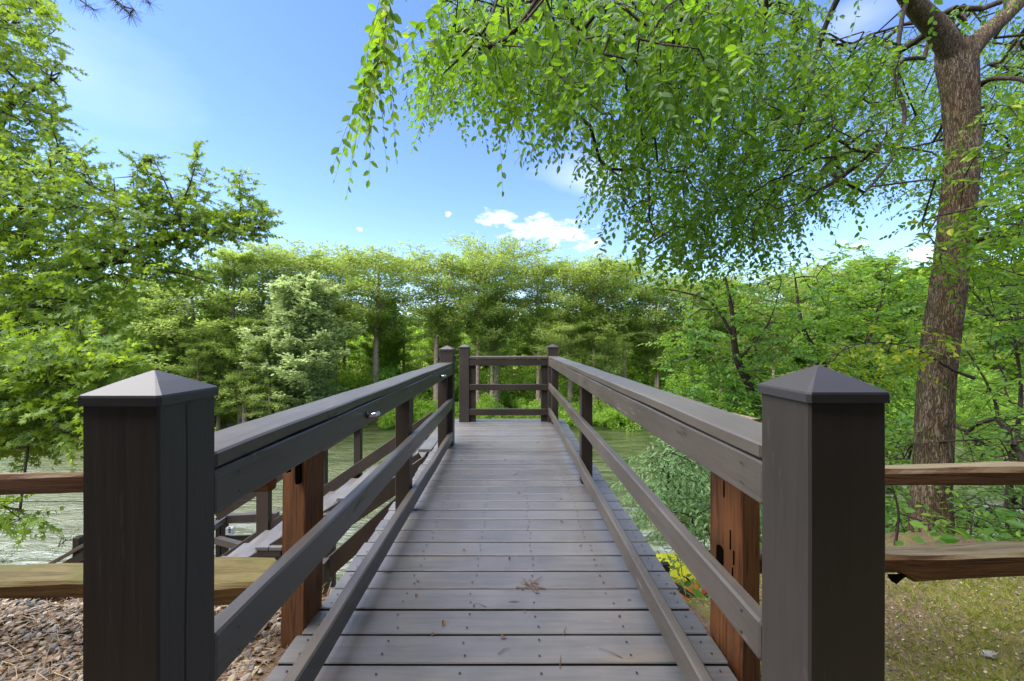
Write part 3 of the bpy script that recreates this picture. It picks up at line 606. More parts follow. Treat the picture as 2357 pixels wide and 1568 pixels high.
def foliage(name, tpl, pos, R, sz, tint, mat, parent, singles=0):
    """the largest looking leaves become objects of their own, the rest one mass"""
    keep = np.ones(len(pos), bool)
    if singles:
        app = np.where(in_frame(pos), sz/np.maximum(np.linalg.norm(pos-np.array([0, 0, CH]), axis=1), .3), 0)
        idx = np.argsort(-app)[:singles]; keep[idx] = False; meshes = []
        for q in (0.2, 0.4, 0.55, 0.7, 0.95): meshes.append(nmesh('leaf', tpl[0], tpl[1], mat, np.full(len(tpl[0]), q)))
        for i in idx:
            M = Matrix([list(R[i][r]*sz[i])+[pos[i][r]] for r in range(3)]+[[0, 0, 0, 1]])
            mobj('leaf', meshes[min(4, int(np.clip(tint[i], 0, .999)*5))], mat, parent, M)
    return mobj(name, leaf_mesh(name, tpl, pos[keep], R[keep], sz[keep], tint[keep], mat), mat, parent, kind='stuff')
def grow(paths, anchors, seg=0.35, sag=0.0, rtip=0.0025, jit=0.03, expo=2.3):
    """attach every anchor to the nearest wood, nearest first; pipe-model radii. returns segments and the arriving direction at each anchor"""
    nodes = []; par = []; fixed = {}
    for pts, rad in paths:
        for i, p in enumerate(pts): nodes.append(tuple(p)); par.append(len(nodes)-2 if i else -1); fixed[len(nodes)-1] = rad[i]
    cap = len(nodes)+len(anchors)*12; arr = np.zeros((cap, 3)); n = len(nodes); arr[:n] = nodes; load = {}
    d0 = np.min(np.linalg.norm(anchors[:, None]-arr[None, :n], axis=2), axis=1); order = np.argsort(d0); tip = np.zeros(len(anchors), int)
    for a in order:
        p = anchors[a]; dd = arr[:n]-p; d = np.sqrt((dd*dd).sum(1)); d = d + np.where(dd[:, 2] < -0.1, 0.5*d, 0)
        q = int(np.argmin(d)); L_ = float(np.linalg.norm(arr[q]-p)); k = max(1, min(10, int(round(L_/seg)))); prev = q
        off = rng.normal(0, jit, 3)*L_
        for i in range(1, k+1):
            t = i/k; pt = arr[q]*(1-t)+p*t+off*4*t*(1-t)+np.array([0, 0, sag*L_*4*t*(1-t)])+(rng.normal(0, jit*0.5, 3)*min(L_, 0.6) if i < k else 0)
            arr[n] = pt; par.append(prev); prev = n; n += 1
        tip[a] = n-1
    cnt = np.zeros(n); 
    for t in tip: cnt[t] += 1
    for i in range(n-1, -1, -1):
        if par[i] >= 0: cnt[par[i]] += cnt[i]
    segs = []
    for i in range(n):
        if par[i] < 0: continue
        r1 = fixed.get(i, rtip*max(cnt[i], 1)**(1/expo)); r0 = fixed.get(par[i], rtip*max(cnt[par[i]], 1)**(1/expo)); 
        if i not in fixed: r0 = min(r0, r1*1.5)
        if i in fixed: continue
        segs.append((*arr[par[i]], *arr[i], r0, r1))
    dirs = nrm(arr[tip]-arr[[par[t] for t in tip]]); return np.array(segs), dirs
def polysample(poly, n, y0, y1, power=1.0):
    poly = np.array(poly, float); mn, mx = poly.min(0), poly.max(0); out = []
    while len(out) < n:
        c = rng.uniform(mn, mx, (n*3, 2)); x, y = c[:, 0], c[:, 1]; ins = np.zeros(len(c), bool); j = len(poly)-1
        for i in range(len(poly)):
            xi, yi, xj, yj = *poly[i], *poly[j]
            ins ^= ((yi > y) != (yj > y)) & (x < (xj-xi)*(y-yi)/(yj-yi+1e-12)+xi); j = i
        out += list(c[ins])
    c = np.array(out[:n]); Yd = y0+(y1-y0)*rng.uniform(0, 1, n)**power
    return np.stack([(c[:, 0]-CX)/F*Yd, Yd, CH-(c[:, 1]-CY)/F*Yd], -1)
def twig_segs(pp, A, r=0.0016):
    """stem pieces through start, middle and last leaf"""
    mid = pp[:, pp.shape[1]//2]; end = pp[:, -1]; n = len(A)
    a = np.concatenate([A, mid, np.full((n, 1), r*1.3), np.full((n, 1), r)], 1); b = np.concatenate([mid, end, np.full((n, 1), r), np.full((n, 1), r*.5)], 1)
    return np.concatenate([a, b])
def wood(name, segs, mat, parent, thick=0.012):
    big = segs[segs[:, 6] > thick]; sm = segs[segs[:, 6] <= thick]; v1, t1 = tube_np(big, 8) if len(big) else (np.zeros((0, 3)), np.zeros((0, 3), int)); v2, t2 = tube_np(sm, 3)
    return mobj(name, nmesh(name, np.concatenate([v1, v2]), np.concatenate([t1, t2+len(v1)]), mat, smooth=True), mat, parent)
def clump_tint(pos, s, amp=0.3, seed=0.): return fbm(pos[:, 0]*1.0+pos[:, 2]*0.7, pos[:, 1]+pos[:, 2]*0.5, s, seed)*amp*0.5

# ------------------------------------------------------------------ big elm on the right
base = P(2145, 1262, 4.6); elm = empty('elm_tree', base, 'big elm with rough brown trunk, its leafy branches hanging over the upper right', 'tree')
tk = [P(2143, 1330, 4.6), P(2144, 1255, 4.6), P(2143, 1130, 4.6), P(2150, 1000, 4.6), P(2165, 800, 4.6), P(2196, 560, 4.6), P(2212, 380, 4.6), P(2210, 230, 4.6), P(2203, 150, 4.6), P(2196, 105, 4.6)]
rk = [0.235, 0.20, 0.172, 0.160, 0.158, 0.150, 0.142, 0.150, 0.168, 0.155]
pth, rad = smooth_path(tk, rk, 22); v, f = sweep(pth, rad, 72, 0.10, (7, 3.2)); mobj('trunk', pmesh('trunk', v, f, smooth=True), M_BARK, elm)
limbs = [([P(2212, 150, 4.6), P(2160, 70, 4.5), P(2105, 10, 4.35), P(2030, -90, 4.1), P(1850, -230, 3.7), P(1500, -330, 3.2), P(1100, -330, 2.8), P(880, -200, 2.55)], [0.125, 0.108, 0.09, 0.08, 0.065, 0.05, 0.032, 0.015]),
         ([P(2205, 150, 4.6), P(2260, 85, 4.6), P(2320, 30, 4.6), P(2400, -60, 4.6), P(2520, -220, 4.7)], [0.12, 0.09, 0.08, 0.075, 0.06])]
lp = []
for q, (a, b) in enumerate(limbs):
    pth, rad = smooth_path(a, b, 10); v, f = sweep(pth, rad, 28, 0.08, (7, 3.5)); mobj('limb', pmesh('limb', v, f, smooth=True), M_BARK, elm); lp.append((pth, rad))
ex = [([P(2090, 0, 4.35), P(2077, 39, 4.2), P(2062, 176, 4.1), P(2082, 255, 4.1), P(2066, 337, 4.0), P(2023, 407, 3.9), P(1964, 470, 3.8)], [0.025, 0.02, 0.018, 0.018, 0.017, 0.013, 0.008]),
      ([P(1800, -260, 3.6), P(1770, -80, 4.2), P(1760, 60, 4.6), P(1735, 220, 4.8), P(1740, 400, 4.9), P(1790, 560, 4.9)], [0.04, 0.03, 0.022, 0.018, 0.013, 0.008]),
      ([P(1500, -330, 3.2), P(1440, -100, 3.4), P(1400, 60, 3.5), P(1330, 200, 3.5), P(1290, 300, 3.6)], [0.03, 0.022, 0.016, 0.011, 0.006]),
      ([P(1300, -330, 3.0), P(1180, -100, 2.7), P(1120, 60, 2.6), P(1020, 170, 2.6)], [0.02, 0.014, 0.01, 0.005]),
      ([P(880, -200, 2.55), P(893, -20, 2.35), P(880, 90, 2.3), P(855, 200, 2.3)], [0.012, 0.007, 0.005, 0.003]),
      ([P(1990, -120, 4.0), P(1900, 60, 4.4), P(1850, 250, 4.6), P(1800, 420, 4.8), P(1700, 560, 5.0)], [0.04, 0.026, 0.02, 0.014, 0.008]),
      ([P(1600, -300, 3.3), P(1590, -40, 4.4), P(1560, 160, 5.2), P(1530, 350, 5.6), P(1500, 500, 5.8)], [0.035, 0.026, 0.02, 0.014, 0.008]),
      ([P(2240, 870, 4.5), P(2190, 850, 4.35), P(2100, 800, 4.1), P(1990, 790, 3.9), P(1900, 830, 3.8)], [0.022, 0.014, 0.010, 0.007, 0.004]),
      ([P(2235, 560, 4.6), P(2300, 540, 4.4), P(2360, 560, 4.1)], [0.03, 0.02, 0.014]),
      ([P(2250, 200, 4.6), P(2300, 180, 4.3), P(2400, 220, 4.0), P(2500, 500, 3.8), P(2420, 700, 3.6), P(2330, 800, 3.5)], [0.03, 0.022, 0.02, 0.018, 0.012, 0.006])]
for a, b in ex: pth, rad = smooth_path(a, b, 6); lp.append((pth, rad))
E2 = [(960, 130), (985, 240), (1060, 210), (1180, 200), (1265, 290), (1330, 240), (1390, 400), (1440, 500), (1500, 575), (1600, 600), (1720, 575), (1850, 500), (1950, 420), (2060, 340), (2080, 200), (2080, 100), (2060, 90), (2000, 60), (1900, 100), (1850, -40), (1100, -40)]
E3 = [(1050, -60), (1080, 160), (1250, 200), (1400, 330), (1470, 480), (1560, 560), (1750, 540), (1900, 460), (2060, 400), (2357, 560), (2450, 560), (2450, -60), (2050, 60), (1950, 100), (1850, 40), (1800, -60)]
ER = [(2190, 180), (2357, 100), (2480, 100), (2480, 760), (2357, 760), (2300, 760), (2190, 620), (2180, 480), (2100, 470), (2120, 400)]
A1 = polysample([(1000, 110), (1010, -20), (1700, -60), (1700, 170), (1500, 230), (1400, 140), (1330, 230), (1230, 120), (1150, 180), (1060, 90)], 240, 2.2, 3.2)
S1 = np.array([list(P(893-0.0016*y*y*0.8+rng.normal(0, 8), y, 2.3+rng.normal(0, .06))) for y in np.linspace(-60, 195, 22)])
A2 = polysample(E2, 1650, 3.1, 5.2); A3 = polysample(E3, 2900, 5.0, 8.5); A4 = np.concatenate([polysample(ER, 500, 4.95, 7.5), polysample([(2250, 250), (2480, 150), (2480, 700), (2330, 700), (2230, 600)], 130, 3.2, 4.2), polysample([(2130, 330), (2250, 330), (2250, 420), (2130, 430)], 9, 3.4, 4.0), polysample([(2090, 500), (2200, 470), (2300, 560), (2150, 620)], 20, 3.3, 4.0)])
A5 = polysample([(1840, 850), (1900, 800), (2000, 745), (2200, 770), (2220, 830), (2080, 830), (1960, 860), (1870, 900)], 46, 3.7, 4.3)
A6 = polysample([(1690, -260), (1690, -60), (2357, -60), (2500, -60), (2600, -500), (1200, -500), (900, -300), (900, -60)], 260, 2.6, 6.0)
def thin(A, th): return A[fbm(A[:, 0]*2.2+A[:, 2]*1.3, A[:, 1]*1.6+A[:, 2]*2.0, 1.0, 4.0) > th]
A2 = thin(A2, -0.45); A3 = thin(A3, -0.45)
AN = np.concatenate([A1, S1, A2, A3, A4, A5, A6]); tg = np.concatenate([np.full(len(A1), 1), np.full(len(S1), 1), np.full(len(A2), 2), np.full(len(A3), 3), np.full(len(A4), 4), np.full(len(A5), 5), np.full(len(A6), 3)])
sg, dr = grow(lp, AN, 0.3, 0.04)
az = rng.uniform(0, 6.283, len(AN)); lat = np.stack([np.cos(az), np.sin(az), np.zeros(len(AN))], -1)
D = nrm(dr*0.4+lat*0.6+np.array([-.3, 0, -0.75])); D[tg == 1] = np.where(np.arange((tg == 1).sum())[:, None] >= len(A1), nrm(np.array([[-.1, 0, -1.]])+lat[tg == 1]*0.35), D[tg == 1]); D[tg >= 4] = nrm(dr*0.3+lat*0.8+np.array([-.3, -.1, -0.18]))[tg >= 4]
U = nrm(np.array([0, 0, 1.])+rng.normal(0, 0.55, AN.shape)+lat*0.5)
pos, R, sz, pp = twig_leaves(AN, D, U, 14, 0.036, 0.076, 55, 0.45, 0.22, 0.3, 0.35, np.where(tg == 1, 1.05, rng.uniform(0.7, 1.05, len(AN))))
tint = np.clip(0.5+rng.normal(0, 0.16, len(pos))+clump_tint(pos, 1.3)+np.repeat(np.where(tg == 5, 0.42, np.where(tg == 4, 0.1, 0)), 14), 0, 1)
wood('branches', np.concatenate([sg, twig_segs(pp, AN, 0.0013), np.concatenate([[(*p[i], *p[i+1], r[i], r[i+1]) for i in range(len(p)-1)] for p, r in lp[2:]])]), M_TWIG, elm)
foliage('foliage', LT_oval(), pos, R, sz, tint, M_ELM, elm, 300)

# ------------------------------------------------------------------ sweetgum on the left
gr = Vector((-12.5, 9.0, float(gz(-12.5, 9.0)))); gum = empty('sweetgum_tree', gr, 'sweetgum with star shaped leaves filling the left edge, one long branch reaching over the river', 'tree')
glp = []
def addlimb(a, b, n=8, thick=True, par=gum, lst=glp, mat=M_TWIG):
    pth, rad = smooth_path(a, b, n); lst.append((pth, rad))
    if thick: v, f = sweep(pth, rad, 10, 0.05, (9, 3)); mobj('limb', pmesh('limb', v, f, smooth=True), mat, par)
pth, rad = smooth_path([gr-Vector((0, 0, .4)), gr+Vector((.1, 0, 4)), gr+Vector((0.2, 0.2, 9)), gr+Vector((0.3, 0.2, 15))], [0.42, 0.33, 0.27, 0.14], 16); v, f = sweep(pth, rad, 32, 0.08, (6, 2)); mobj('trunk', pmesh('trunk', v, f, smooth=True), M_BARK, gum); glp.append((pth[16:], rad[16:]))
addlimb([gr+Vector((.1, 0, 5.2)), P(60, 680, 9.2), P(223, 612, 9.0), P(329, 566, 9.0), P(430, 543, 9.0), P(544, 530, 9.0), P(615, 522, 9.1)], [0.13, 0.10, 0.075, 0.055, 0.04, 0.026, 0.01])
addlimb([P(223, 614, 9.0), P(290, 602, 8.9), P(344, 618, 8.8), P(430, 633, 8.8), P(501, 655, 8.8)], [0.06, 0.04, 0.032, 0.022, 0.008])
addlimb([P(430, 543, 9.0), P(405, 480, 9.0), P(380, 420, 9.0), P(355, 370, 9.0)], [0.035, 0.025, 0.015, 0.006]); addlimb([P(400, 500, 9.0), P(435, 430, 9.1), P(455, 360, 9.2)], [0.025, 0.015, 0.006]); addlimb([P(550, 530, 9.0), P(553, 470, 9.0), P(550, 410, 9.1)], [0.02, 0.013, 0.005])
addlimb([P(300, 600, 9.0), P(270, 500, 9.1), P(262, 410, 9.2)], [0.03, 0.02, 0.006])
addlimb([gr+Vector((.1, 0, 3.2)), P(60, 900, 8.2), P(160, 900, 7.4), P(230, 930, 7.0)], [0.10, 0.07, 0.04, 0.015]); addlimb([gr+Vector((.1, 0, 2.2)), P(20, 1000, 7.5), P(120, 1020, 6.8)], [0.08, 0.05, 0.02])
addlimb([gr+Vector((.1, 0, 7.5)), P(30, 500, 9.5), P(120, 440, 9.2), P(200, 400, 9.0)], [0.10, 0.07, 0.04, 0.015]); addlimb([gr+Vector((.1, 0, 10)), P(20, 250, 10), P(90, 200, 10), P(130, 180, 10)], [0.10, 0.07, 0.04, 0.015]); addlimb([gr+Vector((.2, 0, 12)), P(0, 60, 10.5), P(80, 30, 10.5)], [0.08, 0.05, 0.02])
addlimb([gr+Vector((.1, 0, 4.4)), P(40, 770, 8.7), P(180, 760, 8.0), P(290, 790, 7.6)], [0.10, 0.07, 0.04, 0.012])
G1 = polysample([(-160, -60), (130, -40), (150, 60), (120, 110), (150, 150), (130, 250), (140, 290), (95, 340), (60, 370), (-160, 370)], 950, 8.5, 11.5)
G2 = polysample([(-160, 360), (190, 350), (215, 420), (275, 420), (285, 500), (320, 570), (330, 640), (270, 690), (250, 800), (-160, 820)], 1500, 7.6, 10.5)
G3 = polysample([(-160, 800), (240, 780), (320, 830), (255, 880), (245, 960), (175, 1010), (60, 1035), (-160, 1050)], 1100, 6.3, 8.6)
G4 = polysample([(305, 370), (340, 345), (370, 420), (395, 460), (430, 400), (448, 335), (475, 440), (460, 490), (500, 510), (430, 560), (310, 590)], 330, 8.8, 9.6)
G5 = polysample([(535, 400), (565, 400), (590, 460), (625, 495), (600, 545), (500, 555), (460, 540), (500, 480), (525, 470)], 150, 8.8, 9.5)
G6 = np.concatenate([polysample([(250, 590), (420, 530), (610, 505), (620, 540), (500, 570), (330, 620)], 110, 8.8, 9.3), polysample([(330, 600), (420, 600), (500, 640), (490, 680), (330, 650)], 60, 8.6, 9.3)]); G7 = polysample([(-100, 1160), (80, 1160), (120, 1190), (60, 1215), (-100, 1230)], 26, 5.5, 6.3)
AN = np.concatenate([G1, G2, G3, G4, G5, G6, G7]); sg, dr = grow(glp, AN, 0.45, 0.03, 0.004)
az = rng.uniform(0, 6.283, len(AN)); lat = np.stack([np.cos(az), np.sin(az), np.zeros(len(AN))], -1)
D = nrm(dr*0.4+lat*0.8+np.array([0.15, -.1, 0.25])+rng.normal(0, .4, AN.shape)); U = nrm(np.array([0, -0.55, 0.8])+rng.normal(0, 0.75, AN.shape))
pos, R, sz, pp = twig_leaves(AN, D, U, 11, 0.055, 0.150, 62, 0.4, 0.35, 0.35, 0.3, np.concatenate([np.full(len(G1), .75), np.full(len(G2)+len(G3), 1.0), np.full(len(G4)+len(G5)+len(G6), .62), np.full(len(G7), .8)]))
tint = np.clip(0.48+rng.normal(0, 0.17, len(pos))+clump_tint(pos, 0.7, 0.5), 0, 1)
wood('branches', np.concatenate([sg, twig_segs(pp, AN, 0.003)]), M_TWIG, gum); foliage('foliage', LT_star(), pos, R, sz, tint, M_GUM, gum, 300)

# ------------------------------------------------------------------ young trees and bushes on the right bank
def small_tree(name, label, cat, root, limbs_, polys, leaf, mat, n=9, sp=0.045, L=0.09, horiz=True, wm=M_TWIG, singles=0, tb=0.5, group=None, rtip=0.004, droop=0.25):
    e = empty(name, root, label, cat, group); lst = []
    for a, b in limbs_: 
        pth, rad = smooth_path(a, b, 8); lst.append((pth, rad)); v, f = sweep(pth, rad, 10, 0.06, (9, 3)); mobj('stem', pmesh('stem', v, f, smooth=True), wm, e)
    AN = np.concatenate([polysample(*p) for p in polys]); sg, dr = grow(lst, AN, 0.35, 0.02, rtip)
    az = rng.uniform(0, 6.283, len(AN)); lat = np.stack([np.cos(az), np.sin(az), np.zeros(len(AN))], -1)
    D = nrm(dr*0.6+lat*0.8+np.array([0, 0, 0.1 if horiz else -0.3])); U = nrm(np.array([0, 0, 1.])+rng.normal(0, 0.28, AN.shape))
    pos, R, sz, pp = twig_leaves(AN, D, U, n, sp, L, 50, 0.35, droop, 0.22)
    tint = np.clip(tb+rng.normal(0, 0.15, len(pos))+clump_tint(pos, 0.9, 0.45), 0, 1)
    wood('branches', np.concatenate([sg, twig_segs(pp, AN, 0.002)]), wm, e); foliage('foliage', leaf, pos, R, sz, tint, mat, e, singles); return e
small_tree('young_tree', 'dark stemmed young tree leaning left, just left of the right post cap', 'tree', P(1790, 1130, 9.0),
    [([P(1790, 1150, 9.0), P(1765, 1010, 9.0), P(1730, 900, 9.0), P(1695, 820, 9.0), P(1685, 720, 9.0), P(1670, 640, 9.0)], [0.14, 0.12, 0.10, 0.075, 0.05, 0.02]),
     ([P(1765, 1000, 9.0), P(1700, 960, 8.8), P(1600, 935, 8.6)], [0.05, 0.035, 0.012]), ([P(1690, 780, 9.0), P(1640, 700, 9.0), P(1560, 670, 9.0), P(1500, 665, 9.0)], [0.04, 0.03, 0.018, 0.008]), ([P(1700, 830, 9.0), P(1770, 740, 9.2), P(1800, 640, 9.3)], [0.03, 0.02, 0.008])],
    [([(1560, 760), (1600, 680), (1680, 600), (1820, 590), (1850, 700), (1830, 900), (1740, 950), (1640, 900)], 420, 8.2, 10.2), ([(1480, 960), (1560, 900), (1740, 880), (1790, 960), (1760, 1010), (1560, 985)], 230, 7.8, 9.5), ([(1500, 790), (1600, 720), (1640, 900), (1560, 900)], 70, 8.5, 9.5)], LT_oval(), M_UND, L=0.13, tb=0.6, rtip=0.003)
small_tree('young_tree', 'slanting young tree behind the right post cap, crown against the sky', 'tree', P(2050, 1130, 10.5),
    [([P(2050, 1130, 10.5), P(1960, 960, 10.5), P(1910, 850, 10.5), P(1850, 760, 10.5), P(1830, 640, 10.5)], [0.16, 0.13, 0.09, 0.05, 0.02]),
     ([P(1930, 880, 10.5), P(2010, 760, 10.6), P(2040, 620, 10.7)], [0.05, 0.035, 0.012]), ([P(1895, 830, 10.5), P(1830, 870, 10.2), P(1820, 960, 10.0), P(1815, 1100, 9.8)], [0.04, 0.05, 0.05, 0.06])],
    [([(1840, 640), (1930, 560), (2000, 580), (2100, 600), (2140, 700), (2110, 860), (2000, 900), (1900, 880), (1830, 760)], 520, 9.5, 11.5), ([(1800, 900), (2100, 840), (2110, 1010), (2040, 1060), (1800, 960)], 330, 9.0, 11.0)], LT_oval(), M_UND, L=0.14, tb=0.58, rtip=0.003)
small_tree('young_tree', 'leafy understory tree at the right edge behind the big trunk', 'tree', P(2330, 1200, 7.5),
    [([P(2330, 1230, 7.5), P(2325, 1100, 7.5), P(2350, 900, 7.5), P(2320, 700, 7.5)], [0.06, 0.045, 0.03, 0.012]), ([P(2330, 1050, 7.5), P(2280, 900, 7.6), P(2220, 800, 7.8)], [0.03, 0.02, 0.008])],
    [([(2200, 560), (2357, 520), (2500, 520), (2500, 1130), (2357, 1130), (2210, 1080)], 520, 5.8, 9.5)], LT_oval(), M_UND, L=0.13, tb=0.65, rtip=0.003)
small_tree('bush', 'light green leafy bush beside the walkway, above the kayaks', 'bush', P(1650, 1420, 6.3),
    [([P(1660, 1430, 6.3), P(1640, 1250, 6.3), P(1560, 1130, 6.4), P(1520, 1060, 6.5)], [0.04, 0.03, 0.02, 0.008]), ([P(1660, 1400, 6.3), P(1700, 1200, 6.2), P(1720, 1080, 6.2)], [0.03, 0.02, 0.008]), ([P(1650, 1380, 6.2), P(1600, 1350, 5.5), P(1580, 1330, 5.2)], [0.03, 0.02, 0.01])],
    [([(1500, 1040), (1560, 1030), (1640, 1075), (1760, 1080), (1765, 1230), (1640, 1210), (1600, 1215), (1510, 1180), (1490, 1120)], 480, 5.0, 8.2), ([(1470, 1120), (1500, 1010), (1580, 1000), (1650, 1050), (1560, 1080), (1520, 1160)], 70, 5.8, 7.0), ([(1555, 1290), (1600, 1270), (1625, 1370), (1610, 1390), (1570, 1345)], 7, 4.6, 5.0), ([(1500, 1235), (1560, 1240), (1570, 1262), (1510, 1265)], 3, 5.2, 5.6)], LT_lance(), M_BUSH, n=12, sp=0.055, L=0.115, horiz=False, singles=200, tb=0.78, rtip=0.0022)
small_tree('bush', 'dense bush low on the bank, right of the bush above the kayaks', 'bush', P(1900, 1330, 7.5),
    [([P(1900, 1330, 7.5), P(1900, 1150, 7.5), P(1850, 1000, 7.5)], [0.04, 0.025, 0.01]), ([P(1900, 1330, 7.5), P(2000, 1150, 7.5), P(2060, 1000, 7.5)], [0.04, 0.025, 0.01])],
    [([(1740, 1020), (1900, 960), (2100, 960), (2110, 1250), (1740, 1280)], 420, 6.5, 9.0)], LT_oval(), M_UND, L=0.14, tb=0.62, rtip=0.003)
small_tree('undergrowth', 'broad leaved seedlings and vines round the foot of the big trunk', 'undergrowth', P(2230, 1260, 4.3),
    [([P(2060, 1260, 4.2), P(2068, 1180, 4.2), P(2050, 1110, 4.2)], [0.014, 0.011, 0.005]), ([P(2320, 1250, 4.2), P(2316, 1140, 4.2), P(2325, 1060, 4.2), P(2300, 1010, 4.2)], [0.016, 0.013, 0.009, 0.004]), ([P(2230, 1262, 4.4), P(2240, 1180, 4.6)], [0.012, 0.006]), ([P(2450, 1262, 4.4), P(2440, 1180, 4.6)], [0.012, 0.006])],
    [([(2035, 1150), (2357, 1110), (2560, 1110), (2560, 1240), (2035, 1240)], 330, 4.9, 7.0), ([(2220, 1150), (2560, 1130), (2560, 1240), (2220, 1240)], 60, 3.6, 4.6), ([(2040, 1010), (2100, 990), (2110, 1060), (2040, 1060)], 34, 4.6, 5.5), ([(2190, 960), (2500, 960), (2500, 1110), (2190, 1070)], 260, 4.8, 8.0), ([(2115, 1210), (2160, 1185), (2190, 1230)], 7, 3.7, 4.0)], LT_oval(), M_UND, n=7, sp=0.05, L=0.085, tb=0.6, rtip=0.003, singles=300)
small_tree('sapling', 'thin sapling with feathery leaves standing against the river behind the left fence', 'sapling', P(178, 1330, 7.0),
    [([P(182, 1330, 7.0), P(178, 1270, 7.0), P(172, 1240, 7.0)], [0.01, 0.007, 0.004])], [([(125, 1250), (170, 1220), (210, 1260), (190, 1290), (140, 1285)], 16, 6.8, 7.2)], LT_lance(), M_GUM, n=9, sp=0.03, L=0.06)
small_tree('bush', 'green bush beside the river platform below the stairs', 'bush', P(-60, 1480, 8.0), [([P(-60, 1480, 8), P(-40, 1350, 8)], [0.03, 0.01])], [([(-300, 1250), (-20, 1240), (20, 1280), (-20, 1420), (-300, 1420)], 120, 7, 9)], LT_lance(), M_BUSH)
# pine twigs dipping in at the top left
pe = empty('pine_branch', P(250, -60, 3.2), 'dark pine twigs with needle tufts poking in at the top left', 'branch'); psg = []; ndl = []
for pl_ in ([(120, -120), (170, -10), (200, 12), (215, 22)], [(280, -120), (265, 0), (285, 15), (308, 22), (300, 30)], [(330, -120), (330, -5), (345, 8)], [(265, 0), (270, 8), (300, 34)]):
    pts = [P(a, b, 3.2) for a, b in pl_]
    for i in range(len(pts)-1): psg.append((*pts[i], *pts[i+1], 0.006, 0.005))
    for q in pts[1:]:
        for _ in range(26): d = Vector(rng.normal(0, 1, 3)); d.z -= 0.4; d.normalize(); ndl.append((*q, *(q+d*0.085), 0.0011, 0.0006))
mobj('twigs', nmesh('twigs', *tube_np(np.array(psg), 6), M_TWIG), M_TWIG, pe); m = NM('pine_needle'); m.bsdf((0.04, 0.045, 0.02), 0.6); mobj('needles', nmesh('needles', *tube_np(np.array(ndl), 3), m.m), m.m, pe, kind='stuff')

